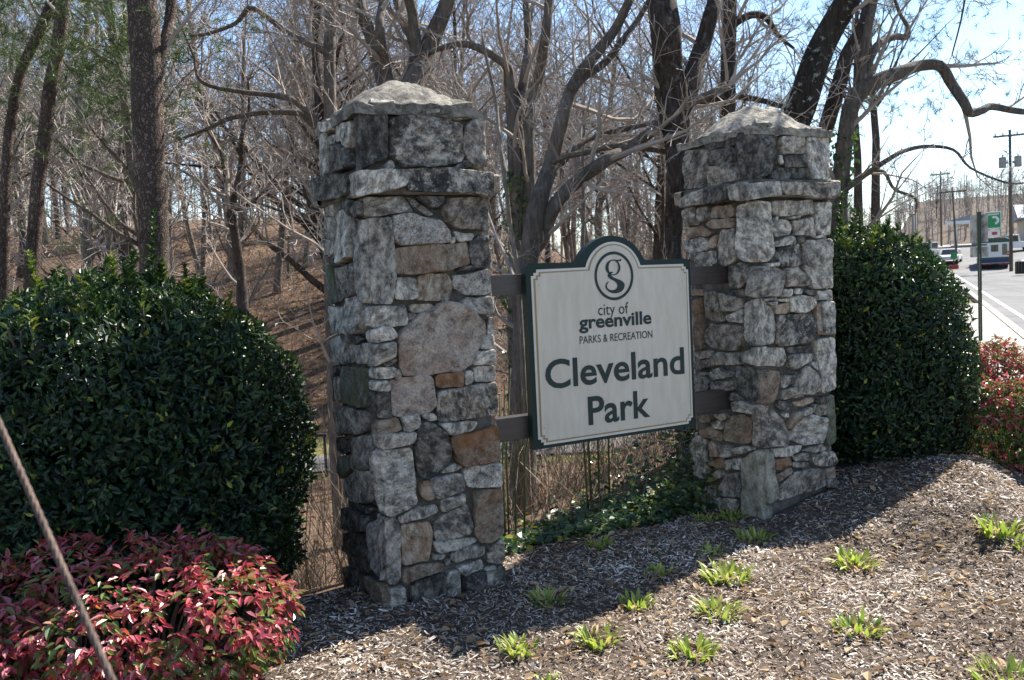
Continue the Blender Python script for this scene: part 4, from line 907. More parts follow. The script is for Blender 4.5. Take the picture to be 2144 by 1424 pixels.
# mulch: shredded wood chips and fallen leaves over the bed
m_chip = leafmat('wood_chip', [(0, (.06, .042, .03)), (.25, (.18, .132, .10)), (.5, (.35, .28, .225)), (.8, (.53, .455, .385)), (1, (.69, .63, .56))], .9, 0, .15)
def bed_points(n, x0, x1, y0, y1):
    P = np.stack([RNG.uniform(x0, x1, n), RNG.uniform(y0, y1, n)], 1); q = (P[:, 0] - AX) * -UY + (P[:, 1] - AY) * UX; s = (P[:, 0] - AX) * UX + (P[:, 1] - AY) * UY; lat = P[:, 0] * EY - P[:, 1] * EX
    q1 = np.where(s < -.35, 1.4, np.where(s > 3.9, 1.9, .48 + .1 * np.sin(s * 5)))
    in_p = ((s > -.03) & (s < .78) | (s > 2.8) & (s < 3.6)) & (q > -.03) & (q < .78)
    return P[(q < q1) & (lat < .9) & ~in_p]
def chips(n, box, lmin, lmax, lift):
    P = bed_points(n, *box); n = len(P); Z = np.array([ground(x, y) for x, y in P]); Ln = RNG.uniform(lmin, lmax, n) * RNG.uniform(.5, 1, n); Wd = Ln * RNG.uniform(.10, .32, n)
    th = RNG.random(n) * 6.28; tilt = RNG.normal(0, .22, n); D = np.stack([np.cos(th), np.sin(th), tilt], 1); U = unit(np.stack([RNG.normal(0, .35, n), RNG.normal(0, .35, n), np.ones(n)], 1)); D = unit(D); S = unit(np.cross(D, U)); U = np.cross(S, D)
    C = np.column_stack([P, Z + RNG.random(n) * lift + np.abs(tilt) * Ln * .35 + .003]); L_ = Ln[:, None] / 2; W_ = Wd[:, None] / 2; bn = (RNG.normal(0, .10, n) * Ln)[:, None]
    tp = RNG.uniform(.35, 1, n)[:, None]
    V = np.stack([C - D * L_ - S * W_ * tp, C - D * L_ + S * W_ * tp, C + S * W_ + U * bn, C - S * W_ + U * bn, C + D * L_ + S * W_ * tp * .8, C + D * L_ - S * W_ * tp * .8], 1).reshape(-1, 3)
    b0 = np.arange(n)[:, None] * 6; F = np.concatenate([b0 + np.array([0, 3, 2, 1]), b0 + np.array([3, 5, 4, 2])], 0); return V, F, n
A_ = [chips(105000, (-2.2, 3.6, 2.6, 6.8), .012, .045, .016), chips(26000, (-2.5, 5.2, 4.5, 10), .02, .06, .016), chips(700, (-1.6, 3.2, 2.8, 6.0), .06, .10, .02)]
V = np.concatenate([a[0] for a in A_]); off = np.cumsum([0] + [len(a[0]) for a in A_][:-1]); F = np.concatenate([a[1] + o_ for a, o_ in zip(A_, off)])
nn = sum(a[2] for a in A_); cn = V.reshape(-1, 6, 3)[:, 0]; patch = np.array([noise.noise(Vector((p[0] * 1.6, p[1] * 1.6, 4))) + .6 * noise.noise(Vector((p[0] * 4.5, p[1] * 4.5, 9))) for p in cn]); cl = np.clip(RNG.beta(1.5, 1.5, nn) + patch * .34, 0, 1)
tag(link('mulch', mesh_np(V, F, np.repeat(cl, 6)), m_chip), 'greyish shredded wood mulch covering the planting bed', 'mulch', kind='stuff')
P = bed_points(3000, -2, 4.2, 2.8, 8); n = len(P); Z = np.array([ground(x, y) for x, y in P]); th = RNG.random(n) * 6.28
Ln = RNG.uniform(.03, .075, n); V, F = leaves(np.column_stack([P, Z + .018]), np.stack([np.cos(th), np.sin(th), RNG.normal(0, .15, n)], 1), unit(np.stack([RNG.normal(0, .4, n), RNG.normal(0, .4, n), np.ones(n)], 1)), Ln, Ln * RNG.uniform(.3, .55, n), .35, -.1)
tag(link('fallen_leaves', mesh_np(V, F, np.repeat(RNG.random(n), 6)), m_dry), 'curled dry leaves lying on the mulch bed', 'leaves', kind='stuff')

# ivy on the bank behind the sign
m_ivy = leafmat('ivy_leaf', [(0, (.018, .045, .02)), (.6, (.045, .10, .03)), (.9, (.12, .18, .04)), (1, (.30, .26, .03))], .3, .25, .5)
n = 3600; s = .75 + 2.85 * RNG.random(n) ** .62; q = .42 + np.abs(RNG.normal(0, .55, n)) * np.interp(s, [.7, 1.4, 2.6, 3.6], [.35, .6, 1.1, 1.6]); 
X = AX + UX * s - UY * q; Y = AY + UY * s + UX * q; Z = np.array([ground(x, y) for x, y in zip(X, Y)]); hgt = RNG.random(n) ** 2 * np.interp(s, [.7, 2, 2.6, 3.4], [.05, .08, .25, .8])
th = RNG.random(n) * 6.28; Ln = RNG.uniform(.035, .07, n)
V, F = leaves(np.stack([X, Y, Z + .02 + hgt], 1), np.stack([np.cos(th), np.sin(th), RNG.normal(-.1, .35, n)], 1), unit(np.stack([RNG.normal(0, .5, n), RNG.normal(-.25, .5, n), np.ones(n)], 1)), Ln, Ln * .75, .12, .15)
tag(link('ivy', mesh_np(V, F, np.repeat(RNG.random(n), 6)), m_ivy), 'glossy ivy trailing down the bank between the pillars', 'ivy', kind='stuff')

# brambles, dry weeds and saplings in the hollow
m_weed = leafmat('dry_stalk', [(0, (.10, .075, .055)), (.5, (.23, .18, .13)), (.85, (.40, .33, .24)), (1, (.50, .43, .31))], .9, 0, .1)
def stalks(n, pos, hmin, hmax, r0, wob, rvlo, rvhi):
    VV = []; FF = []; RV = []; b = 0
    for i in range(n):
        x, y = pos(); z = ground(x, y); h = random.uniform(hmin, hmax); p = np.array([x, y, z - .05]); d = np.array([random.gauss(0, .3), random.gauss(0, .3), 1.]); r_ = r0 * random.uniform(.5, 1.3); k = 5; rv = random.uniform(rvlo, rvhi)
        for j in range(k + 1):
            rr = r_ * (1 - .8 * j / k)
            for c in range(3): VV.append((p[0] + rr * math.cos(c * 2.094), p[1] + rr * math.sin(c * 2.094), p[2])); RV.append(rv)
            d = d + np.array([random.gauss(0, wob), random.gauss(0, wob), random.gauss(-.06, wob * .6)]); d /= np.linalg.norm(d); p = p + d * h / k
        for j in range(k):
            for c in range(3): FF.append((b + j * 3 + c, b + j * 3 + (c + 1) % 3, b + j * 3 + 3 + (c + 1) % 3, b + j * 3 + 3 + c))
        b += 3 * (k + 1)
    return np.array(VV), np.array(FF), RV
def pos_gap():
    s = random.uniform(-1.0, 4.2); q = 1.0 + random.random() ** 1.3 * 9; return AX + UX * s * (1 + q * .12) - UY * q, AY + UY * s + UX * q
V, F, RV = stalks(2600, pos_gap, .35, 1.7, .0045, .22, 0, .95)
tag(link('bramble_thicket', mesh_np(V, F, RV), m_weed), 'tangle of bare brambles and dry stalks in the hollow behind the sign', 'brush', kind='stuff')
def pos_left():
    s = random.uniform(-.75, -.05); q = .75 + random.random() * 2.2; return AX + UX * s - UY * q, AY + UY * s + UX * q
V, F, RV = stalks(420, pos_left, .15, .8, .0028, .25, .55, 1)
tag(link('dry_weeds', mesh_np(V, F, RV), m_weed), 'straw-coloured weeds between the big hedge and the boulder pillar', 'weeds', kind='stuff')
def pos_hill():
    while 1:
        x = random.uniform(-26, 14); y = random.uniform(12, 42)
        if x * EY - y * EX < -4.5 and not (19 < y < 25 and abs(x + 5) < 2.5): return x, y
V, F, RV = stalks(6500, pos_hill, .5, 2.6, .009, .2, 0, .75)
tag(link('undergrowth', mesh_np(V, F, RV), m_weed), 'bare saplings and brush covering the wooded slope', 'brush', kind='stuff')
# leaf litter on the slope
n = 26000; X = RNG.uniform(-30, 12, n); Y = 10 + RNG.random(n) ** .8 * 45; Z = np.array([ground(x, y) for x, y in zip(X, Y)]) + .02; th = RNG.random(n) * 6.28; Ln = RNG.uniform(.08, .17, n)
V, F = leaves(np.stack([X, Y, Z], 1), np.stack([np.cos(th), np.sin(th), RNG.normal(0, .3, n)], 1), unit(np.stack([RNG.normal(0, .5, n), RNG.normal(-.2, .5, n), np.ones(n)], 1)), Ln, Ln * .6, .2, -.1)
m_lit = leafmat('leaf_litter', [(0, (.07, .04, .025)), (.5, (.20, .11, .06)), (1, (.36, .23, .14))], .85, .1, .15)
tag(link('leaf_litter', mesh_np(V, F, np.repeat(RNG.random(n), 6)), m_lit), 'brown fallen leaves carpeting the wooded slope', 'leaves', kind='stuff')
# green canes
m_cane = mat('green_cane', (.10, .13, .045), (.06, .085, .03), 8, .5, 0)
for (s, q, h, lb) in ((1.22, .95, 1.25, 'bundle of straight green canes under the left half of the sign'), (2.25, 1.25, 1.5, 'bundle of green canes standing in the ivy near the slab-footed pillar')):
    x, y, _ = loc(s, q, 0); root = empty('cane_clump', (x, y, ground(x, y)), 0, lb, 'plant', 'green canes behind the sign')
    for k in range(5):
        mb = MB(); a = random.uniform(0, 6.28); r_ = random.uniform(.03, .16); hh = h * random.uniform(.75, 1.15); mb.tube([(r_ * math.cos(a), r_ * math.sin(a), -.1), (r_ * 1.2 * math.cos(a), r_ * 1.2 * math.sin(a), hh * .5), (r_ * 1.8 * math.cos(a) + .03, r_ * 1.8 * math.sin(a), hh)], [.0085, .0075, .004], 6); mb.build('cane', m_cane, root, True)
# guy wire: seven twisted strands
m_wire = mat('rusty_wire', (.15, .105, .085), (.07, .05, .042), 30, .7, .2, 120, metal=.3)
p0 = Vector((.6825, -.0984, -.05)); p1 = Vector((-.4609, .95, 1.331)); dv = (p1 - p0).normalized(); p2 = p1 + dv * 7; mb = MB()
sdv = dv.orthogonal().normalized(); bdv = dv.cross(sdv); Lw = (p2 - p0).length; ns = 520
for k in range(6):
    pts = []
    for i in range(ns + 1):
        s_ = Lw * i / ns; a = k * math.pi / 3 + s_ * 2 * math.pi / .085; pts.append(p0 + dv * s_ + (sdv * math.cos(a) + bdv * math.sin(a)) * .0029)
    mb.tube(pts, .0017, 5)
mb.tube([p0, p2], .0016, 5)
o = mb.build('guy_wire', m_wire, None, True); tag(o, 'rusty twisted steel guy wire slanting across the red-leaved shrub', 'wire')
# ---------------------------------------------------------------- trees
def barkmat(name, c1, c2, plates=False, lich=0., sc=1.):
    m, t, b, N, K = nodes(name); b.inputs['Roughness'].default_value = .92; b.inputs['Specular IOR Level'].default_value = .15
    tc = N('ShaderNodeTexCoord'); mp = N('ShaderNodeMapping'); mp.inputs['Scale'].default_value = (1, 1, .35 if plates else .16); K(tc.outputs['Object'], mp.inputs['Vector'])
    if plates:
        wn = N('ShaderNodeTexNoise'); wn.inputs['Scale'].default_value = 14; wn.inputs['Detail'].default_value = 4; K(tc.outputs['Object'], wn.inputs['Vector'])
        wa = N('ShaderNodeMix'); wa.data_type = 'RGBA'; wa.blend_type = 'LINEAR_LIGHT'; wa.inputs['Factor'].default_value = .06; K(mp.outputs['Vector'], wa.inputs['A']); K(wn.outputs['Color'], wa.inputs['B'])
        v = N('ShaderNodeTexVoronoi'); v.feature = 'DISTANCE_TO_EDGE'; v.inputs['Scale'].default_value = 26 * sc; K(wa.outputs['Result'], v.inputs['Vector']); r = ramp(N, [(0, (0, 0, 0)), (.25, (1, 1, 1))]); K(v.outputs['Distance'], r.inputs['Fac']); hsrc = r.outputs['Color']
    else:
        v = N('ShaderNodeTexNoise'); v.inputs['Scale'].default_value = 30 * sc; v.inputs['Detail'].default_value = 6; v.inputs['Roughness'].default_value = .7; K(mp.outputs['Vector'], v.inputs['Vector']); r = ramp(N, [(.35, (0, 0, 0)), (.62, (1, 1, 1))]); K(v.outputs['Fac'], r.inputs['Fac']); hsrc = r.outputs['Color']
    x = N('ShaderNodeMix'); x.data_type = 'RGBA'; K(hsrc, x.inputs['Factor']); x.inputs['A'].default_value = (*c2, 1); x.inputs['B'].default_value = (*c1, 1); cur = x.outputs['Result']
    n = N('ShaderNodeTexNoise'); n.inputs['Scale'].default_value = 3; n.inputs['Detail'].default_value = 6; K(tc.outputs['Object'], n.inputs['Vector'])
    y = N('ShaderNodeMix'); y.data_type = 'RGBA'; y.blend_type = 'MULTIPLY'; rr = ramp(N, [(.3, (.6, .6, .6)), (.7, (1.15, 1.12, 1.1))]); K(n.outputs['Fac'], rr.inputs['Fac']); y.inputs['Factor'].default_value = 1; K(cur, y.inputs['A']); K(rr.outputs['Color'], y.inputs['B']); cur = y.outputs['Result']
    if lich:
        l = N('ShaderNodeTexNoise'); l.inputs['Scale'].default_value = 11; l.inputs['Detail'].default_value = 5; l.inputs['Roughness'].default_value = .7; K(tc.outputs['Object'], l.inputs['Vector']); lr = ramp(N, [(.58, (0, 0, 0)), (.63, (lich,) * 3)]); K(l.outputs['Fac'], lr.inputs['Fac'])
        z = N('ShaderNodeMix'); z.data_type = 'RGBA'; K(lr.outputs['Color'], z.inputs['Factor']); K(cur, z.inputs['A']); z.inputs['B'].default_value = (.40, .42, .38, 1); cur = z.outputs['Result']
    K(cur, b.inputs['Base Color']); bp = N('ShaderNodeBump'); bp.inputs['Strength'].default_value = .9; bp.inputs['Distance'].default_value = .03; K(hsrc, bp.inputs['Height']); K(bp.outputs['Normal'], b.inputs['Normal'])
    return m
BK = {'pine': barkmat('pine_bark', (.20, .155, .13), (.09, .068, .056), True), 'grey': barkmat('grey_bark', (.26, .225, .195), (.13, .11, .095), lich=.25), 'dark': barkmat('furrowed_bark', (.13, .10, .085), (.035, .028, .024), lich=.3),
      'lichen': barkmat('lichened_bark', (.085, .07, .058), (.03, .025, .022), lich=.9), 'pale': barkmat('pale_bark', (.42, .36, .30), (.25, .21, .17))}
m_twigs = mat('twigs', (.38, .33, .285), (.23, .19, .165), 2, .9, 0)
m_needle = leafmat('pine_needles', [(0, (.025, .05, .018)), (.6, (.06, .10, .03)), (1, (.15, .17, .05))], .5, .2, .3)
def wander(p, d, ln, r0, nseg, rng, wob, up):
    pts = [p.copy()]; rad = [r0]; d = d.normalized()
    for i in range(nseg):
        d = (d + Vector((rng.gauss(0, wob), rng.gauss(0, wob), rng.gauss(up, wob)))).normalized(); p = p + d * (ln / nseg); pts.append(p.copy()); rad.append(max(.0022, r0 * (1 - .85 * (i + 1) / nseg)))
    return pts, rad
def branch(crown, p, d, ln, r0, lvl, rng, dens, rmin):
    nseg = 5 if lvl < 2 else 3
    pts, rad = wander(p, d, ln, r0, nseg, rng, .20 if lvl else .15, .06 if lvl < 2 else .02); rad = [max(rmin, r) for r in rad]
    crown.tube(pts, rad, 5 if lvl == 0 else 3, cap=False)
    if lvl >= 3 or ln < .18: return
    k = max(2, int(dens * (3.2 + ln * 1.6) * (1 if lvl else 1.15)))
    for _ in range(k):
        f = rng.uniform(.18, 1); i = min(nseg - 1, int(f * nseg)); u = f * nseg - i; q = pts[i].lerp(pts[i + 1], u); t_ = (pts[i + 1] - pts[i]).normalized()
        ax = Vector((rng.gauss(0, 1), rng.gauss(0, 1), rng.gauss(.25, 1))); ax = (ax - t_ * ax.dot(t_)).normalized(); a = rng.uniform(.45, 1.1)
        branch(crown, q, t_ * math.cos(a) + ax * math.sin(a), ln * rng.uniform(.32, .62) * (1.15 - .45 * f), max(rmin, rad[i] * rng.uniform(.4, .65)), lvl + 1, rng, dens, rmin)
def smooth_limb(P, sub=4):
    P = [Vector(p) for p in P]; out = []
    for i in range(len(P) - 1):
        a, b_, c, d = P[max(i - 1, 0)], P[i], P[i + 1], P[min(i + 2, len(P) - 1)]
        for j in range(sub):
            t_ = j / sub; out.append(.5 * ((2 * b_) + (c - a) * t_ + (2 * a - 5 * b_ + 4 * c - d) * t_ * t_ + (3 * b_ - a - 3 * c + d) * t_ ** 3))
    out.append(P[-1]); return out
def ivy_on(pts, rads, n, parent, org):
    k = RNG.integers(0, len(pts) - 1, n); f = RNG.random(n); th = RNG.random(n) * 6.28; P = np.array([list(pts[i].lerp(pts[i + 1], u)) for i, u in zip(k, f)]) - np.array(org); rr = np.array([rads[i] for i in k]) + RNG.random(n) * .06
    o_ = np.stack([np.cos(th), np.sin(th), np.zeros(n)], 1); P = P + o_ * rr[:, None]; Ln = RNG.uniform(.04, .075, n)
    V, F = leaves(P, unit(RNG.normal(0, .5, (n, 3)) + np.array([0, 0, -.7])), unit(o_ + RNG.normal(0, .4, (n, 3))), Ln, Ln * .8); o = link('ivy', mesh_np(V, F, np.repeat(RNG.random(n) * .9, 6)), m_ivy, parent); o['kind'] = 'stuff'
def tufts(n, pts_fn, parent, size=.17):
    per = 26; C = np.array([pts_fn() for _ in range(n)]); m_ = n * per; C = np.repeat(C, per, 0); ax = np.repeat(unit(RNG.normal(0, .6, (n, 3)) + np.array([0, 0, .25])), per, 0); D = unit(ax * .7 + RNG.normal(0, .55, (m_, 3))); S = unit(np.cross(D, RNG.normal(0, 1, (m_, 3)))) * .0042; C = C + ax * RNG.uniform(-.10, .10, m_)[:, None]; Ln = RNG.uniform(.7, 1.1, m_)[:, None] * size
    V = np.stack([C - S, C + S, C + D * Ln], 1).reshape(-1, 3); F = np.arange(m_ * 3).reshape(-1, 3); o = link('needles', mesh_np(V, F, np.repeat(np.repeat(RNG.random(n), per) * .6 + RNG.random(m_) * .4, 3)), m_needle, parent); o['kind'] = 'stuff'
def hero(name, key, label, bark, dens, seed, k0=.5, ivy=None, pine=None, rmin=.0035):
    rng = random.Random(seed); limbs = [[tuple(map(float, q.split(','))) for q in l.split()] for l in LIMBS[key]]
    bx, by = limbs[0][0][0], limbs[0][0][1]; gz = ground(bx, by); root = empty(name, (bx, by, gz), 0, label, 'tree', 'bare trees behind the pillars'); org = Vector((bx, by, gz))
    tr = MB(); cr = MB()
    for li, l in enumerate(limbs):
        P4 = list(l)
        if li == 0 and l[0][2] > gz - .3: P4 = [(l[0][0] - (l[1][0] - l[0][0]) * .3, l[0][1], gz - .3, l[0][3] * 1.25), (l[0][0], l[0][1], max(l[0][2], gz + .4), l[0][3] * 1.04)] + P4[1:]
        dj = [rng.uniform(-.12, .12) * min(1, i / 3) * (0 if key in ('pine_a', 'pine_b', 'pine_c') else 1) for i in range(len(P4))]
        pts = smooth_limb([(p[0], p[1] + (dj[i] if li == 0 else dj[i] + (rng.uniform(.3, .9) * (1 if li % 2 else -1)) * i / len(P4)), p[2]) for i, p in enumerate(P4)]); rr = [p[3] for p in P4]; rads = list(np.interp(np.linspace(0, len(rr) - 1, len(pts)), range(len(rr)), rr))
        for i, p in enumerate(pts):
            q = p * 1.7; jit = rads[i] * .22; pts[i] = p + Vector((noise.noise(q), noise.noise(q + Vector((5, 5, 5))), 0)) * jit
        tr.tube([p - org for p in pts], rads, 14 if max(rads) > .08 else 8)
        for i in range(2, len(pts) - 1):
            if pts[i].z < gz + 1.6 and li == 0: continue
            seg = (pts[i + 1] - pts[i]).length
            if rng.random() < seg * dens * 2.2 * (1 if rads[i] < .14 else .45) and not (pine and pts[i].z < gz + 3.5):
                t_ = (pts[i + 1] - pts[i]).normalized(); ax = Vector((rng.gauss(0, 1), rng.gauss(0, 1), rng.gauss(.3, .7))); ax = (ax - t_ * ax.dot(t_)).normalized(); a = rng.uniform(.6, 1.2)
                branch(cr, pts[i] - org, t_ * math.cos(a) + ax * math.sin(a), rng.uniform(.7, 2.1) * k0 * (1 + 2 * rads[i]), min(rads[i] * .5, .03), 1 if rads[i] < .05 else 0, rng, .85, rmin)
        e = pts[-1] - org; t_ = (pts[-1] - pts[-2]).normalized()
        for _ in range(3): branch(cr, e, t_ + Vector((rng.gauss(0, .4), rng.gauss(0, .4), rng.gauss(.1, .3))), rng.uniform(.9, 1.8) * max(.5, k0), rads[-1] * .7, 1, rng, .85, rmin)
        if ivy and li == 0: kk = list(range(next((i for i in range(len(pts)) if pts[i].z > 3.3), len(pts)))); ivy_on([pts[i] for i in kk], [rads[i] for i in kk], ivy, root, org)
    tr.build('trunk', bark, root, True)
    if cr.v: cr.build('crown', m_twigs, root)
    if pine:
        for (n, fn) in pine: tufts(n, fn, root)
    return root
def around(cx, cy, cz, sx, sy, sz): return lambda: (random.gauss(cx, sx), random.gauss(cy, sy), random.gauss(cz, sz))
hero('pine_tree', 'pine_a', 'thick straight pine trunk with plated bark and a fork, rising behind the big hedge', BK['pine'], .25, 1, .5, pine=[(160, around(-.9, .5, 7.6, .7, .5, .7))])
hero('pine_tree', 'pine_b', 'slim leaning pine with grey plated bark, beyond the big hedge', BK['pine'], .25, 2, .6, pine=[(200, around(1.2, .3, 7.8, .8, .6, .7)), (120, around(1.7, 0, 6.6, .5, .4, .5))])
hero('pine_tree', 'pine_c', 'curving pine trunk that bends sharply as it climbs, outermost of the pines', BK['pine'], .3, 3, .6, pine=[(200, around(.3, .4, 8.2, .8, .6, .5)), (120, around(1.6, .2, 7.6, .5, .5, .4))])
hero('bare_tree', 'clump', 'multi-stemmed grey tree spreading straight above the boulder pillar', BK['grey'], .9, 4, .75)
hero('bare_tree', 'arching', 'bare tree throwing long arching limbs over the big hedge', BK['grey'], 1.1, 5, .8)
hero('bare_tree', 'spread', 'smooth grey tree with wide low limbs reaching toward the slab-footed pillar', BK['grey'], .9, 6, .7)
hero('bare_tree', 'twin', 'two-stemmed upright tree, ivy at its foot, behind the wide-limbed tree', BK['grey'], 1., 7, .75, ivy=500)
hero('sapling', 'sapling', 'thin pale sapling standing just right of the boulder pillar', BK['pale'], .5, 8, .35, rmin=.0025)
hero('bare_tree', 'furrow', 'thick furrowed trunk forking in two, right behind the sign', BK['dark'], .55, 9, .7)
hero('bare_tree', 'midtrunk', 'straight dark trunk seen between the forked trunk and the lichen-spotted one', BK['dark'], 1.1, 10, .8)
hero('bare_tree', 'lichen', 'heavy leaning trunk spotted with white lichen above the slab-footed pillar', BK['lichen'], .5, 11, .7)
hero('bare_tree', 'ivied', 'slimmer leaning trunk wrapped in ivy, just behind the lichen-spotted trunk', BK['dark'], .7, 12, .7, ivy=350)
hero('bare_tree', 'curved', 'ivy-footed tree with one great snaking limb and drooping low branches toward the street', BK['grey'], .55, 13, .6, ivy=400)
hero('small_tree', 'forked', 'small dark forked tree standing alone on the leaf-covered slope', BK['dark'], 1.2, 14, .8, rmin=.006)
def far_wood(name, label, n, pos, h0, h1, seed):
    rng = random.Random(seed); VV = []; FF = []
    def stick(p, q, r0, r1):
        b0 = len(VV); d = (q - p).normalized(); s_ = d.orthogonal().normalized(); t_ = d.cross(s_)
        for c, r_ in ((p, r0), (q, r1)):
            for k in range(3): a = k * 2.094; VV.append(c + (s_ * math.cos(a) + t_ * math.sin(a)) * r_)
        for k in range(3): FF.append((b0 + k, b0 + (k + 1) % 3, b0 + 3 + (k + 1) % 3, b0 + 3 + k))
    for _ in range(n):
        x, y = pos(rng); z = ground(x, y); h = rng.uniform(h0, h1); top = Vector((x + rng.gauss(0, .5), y, z + h)); base = Vector((x, y, z - .3)); stick(base, top, h * .013, .03)
        for k in range(13):
            f = rng.uniform(.25, 1); p = base.lerp(top, f); a = rng.uniform(0, 6.28); e = rng.uniform(.3, 1.1); l = h * rng.uniform(.12, .3) * (1.15 - .6 * f); q = p + Vector((math.cos(a) * math.cos(e), math.sin(a) * math.cos(e), math.sin(e))) * l; stick(p, q, h * .004, .012)
            for _k in range(3): g = p.lerp(q, rng.uniform(.3, 1)); stick(g, g + Vector((rng.gauss(0, 1), rng.gauss(0, 1), rng.gauss(.6, .6))).normalized() * l * rng.uniform(.3, .6), .02, .008)
    tag(link(name, mesh_np(np.array([tuple(v) for v in VV]), np.array(FF)), m_twigs), label, 'woods', kind='stuff')
def pos_street(rng):
    al = 128 + 250 * rng.random() ** 1.4; lat = rng.uniform(-1, 1) * (60 + al * .45); return lat * EY + al * EX, -lat * EX + al * EY
def pos_ridge(rng):
    while 1:
        y = rng.uniform(52, 120); x = rng.uniform(-.75, .42) * y
        if x * EY - y * EX < -9: return x, y
far_wood('far_woods', 'grey winter woods covering the hill beyond the filling station', 2600, pos_street, 4.5, 9, 5)
far_wood('ridge_woods', 'mass of thin grey trunks and twigs along the ridge of the slope', 420, pos_ridge, 5, 15, 6)
# pine with green tufts beyond the curved tree
def proto(seed, H, r0, kind, rmin):
    rng = random.Random(seed); root = empty('forest_tree'); tr = MB(); cr = MB()
    lean = Vector((rng.gauss(0, .05), rng.gauss(0, .05), 1)); pts, rad = wander(Vector((0, 0, -.6)), lean, H, r0, 12, rng, .035, 0); rad = [max(.012, r0 * (1 - .88 * (i / 12) ** 1.2)) for i in range(13)]; rad[0] *= 1.35
    tr.tube(pts, rad, 9)
    nb = 34 if kind != 'thin' else 22
    for k in range(nb):
        f = rng.uniform(.22 if kind != 'pine' else .5, .99); i = min(11, int(f * 12)); q = pts[i].lerp(pts[i + 1], f * 12 - i); a = rng.uniform(0, 6.28); el = rng.uniform(.25, .95)
        d = Vector((math.cos(a) * math.cos(el), math.sin(a) * math.cos(el), math.sin(el))); ln = H * rng.uniform(.12, .26) * (1.1 - .6 * f) + .5
        big = rng.random() < .22 and kind == 'fork' and f < .7
        if big: ln *= 1.9
        p2, r2 = wander(q, d, ln, rad[i] * (.62 if big else .4), 6, rng, .12, .10); tr.tube(p2, r2, 5)
        if kind != 'pine':
            for _ in range(int(6 + ln * 2.0)):
                g = rng.uniform(.2, 1); j = min(5, int(g * 6)); t_ = (p2[j + 1] - p2[j]).normalized(); ax = Vector((rng.gauss(0, 1), rng.gauss(0, 1), rng.gauss(.3, .8))); ax = (ax - t_ * ax.dot(t_)).normalized(); b_ = rng.uniform(.5, 1.0)
                branch(cr, p2[j].lerp(p2[j + 1], g * 6 - j), t_ * math.cos(b_) + ax * math.sin(b_), ln * rng.uniform(.25, .5), r2[j] * .5, 2, rng, .9, rmin)
    tr.build('trunk', BK['dark' if kind == 'fork' else 'grey'] if kind != 'pine' else BK['pine'], root, True)
    if cr.v: cr.build('crown', m_twigs, root)
    if kind == 'pine':
        tops = [p for p in pts[7:]]
        def fn():
            i = random.randint(0, len(tops) - 1); t_ = tops[i]; s = 1.6 * (1 - i / len(tops)) + .5; return (t_.x + random.gauss(0, s), t_.y + random.gauss(0, s), t_.z + random.gauss(0, .5))
        tufts(420, fn, root, .3)
    return root
PR = [proto(51, 15, .17, 'std', .008), proto(52, 17, .21, 'fork', .008), proto(53, 13, .12, 'thin', .008), proto(54, 19, .24, 'std', .009), proto(55, 14, .16, 'fork', .008), proto(56, 11, .09, 'thin', .007)]
PK = [children_of(p) for p in PR]
rng = random.Random(77); placed = []
def place(i, x, y, sc, label, group, name='forest_tree', z=None):
    o = copy_tree(PR[i], PK[i]); o.name = name; o.location = (x, y, (ground(x, y) if z is None else z)); o.rotation_euler = (0, 0, rng.uniform(0, 6.28)); o.scale = (sc * rng.uniform(.9, 1.1),) * 2 + (sc,); tag(o, label, 'tree', group); return o
LB = ['slender bare tree with an upswept twiggy crown on the leafy slope', 'dark forking bare tree on the leafy slope', 'very thin bare pole of a tree on the leafy slope', 'tall grey bare tree on the leafy slope', 'short forking bare tree on the leafy slope', 'thin young bare tree on the leafy slope']
cnt = 0
while cnt < 76:
    y = 15 + 50 * rng.random() ** .9; x = rng.uniform(-.64, .36) * y - 1
    lat = x * EY - y * EX
    if lat > -7 or (18.5 < y < 25.5 and abs(x + 5) < 3.5) or any((x - a) ** 2 + (y - b_) ** 2 < 1.6 for a, b_ in placed): continue
    if y < 18 and -6 < x < -2: continue
    placed.append((x, y)); i = rng.choice([0, 0, 1, 2, 2, 3, 3, 4, 5, 5]); place(i, x, y, rng.uniform(.75, 1.15), LB[i], 'bare trees on the wooded slope'); cnt += 1
# woods beyond the street and along the ridge
LB2 = 'bare tree in the far woods beyond the filling station'
for k in range(40):
    al = rng.uniform(126, 190); lat = rng.uniform(-50, 50); x = lat * EY + al * EX; y = -lat * EX + al * EY
    place(rng.choice([0, 1, 3, 4]), x, y, rng.uniform(.45, .75), LB2, 'far woods beyond the street')
for k in range(26):
    al = rng.uniform(60, 150); lat = rng.uniform(-38, -9); x = lat * EY + al * EX; y = -lat * EX + al * EY
    place(rng.choice([0, 1, 3, 4, 2]), x, y, rng.uniform(.7, 1.05), 'bare roadside tree beyond the street-side hedge, near the parked cars', 'bare trees along the street')
for p, kd in zip(PR, PK):
    for c in kd: bpy.data.objects.remove(c)
    bpy.data.objects.remove(p)
pp = proto(61, 13, .17, 'pine', .01); pk = children_of(pp)
for (x, y, sc, lb) in ((6.2, 15.5, .62, 'green-tufted pine glimpsed behind the snaking limb, near the street'), (7.8, 19, .75, 'bushy pine farther back along the street, behind the snaking limb'), (-9.8, 16, .85, 'pine with dark green needles beyond the leaning pines')):
    o = copy_tree(pp, pk); o.name = 'pine_tree'; o.location = (x, y, ground(x, y)); o.scale = (sc,) * 3; o.rotation_euler = (0, 0, x); tag(o, lb, 'tree')
for c in pk: bpy.data.objects.remove(c)
bpy.data.objects.remove(pp)
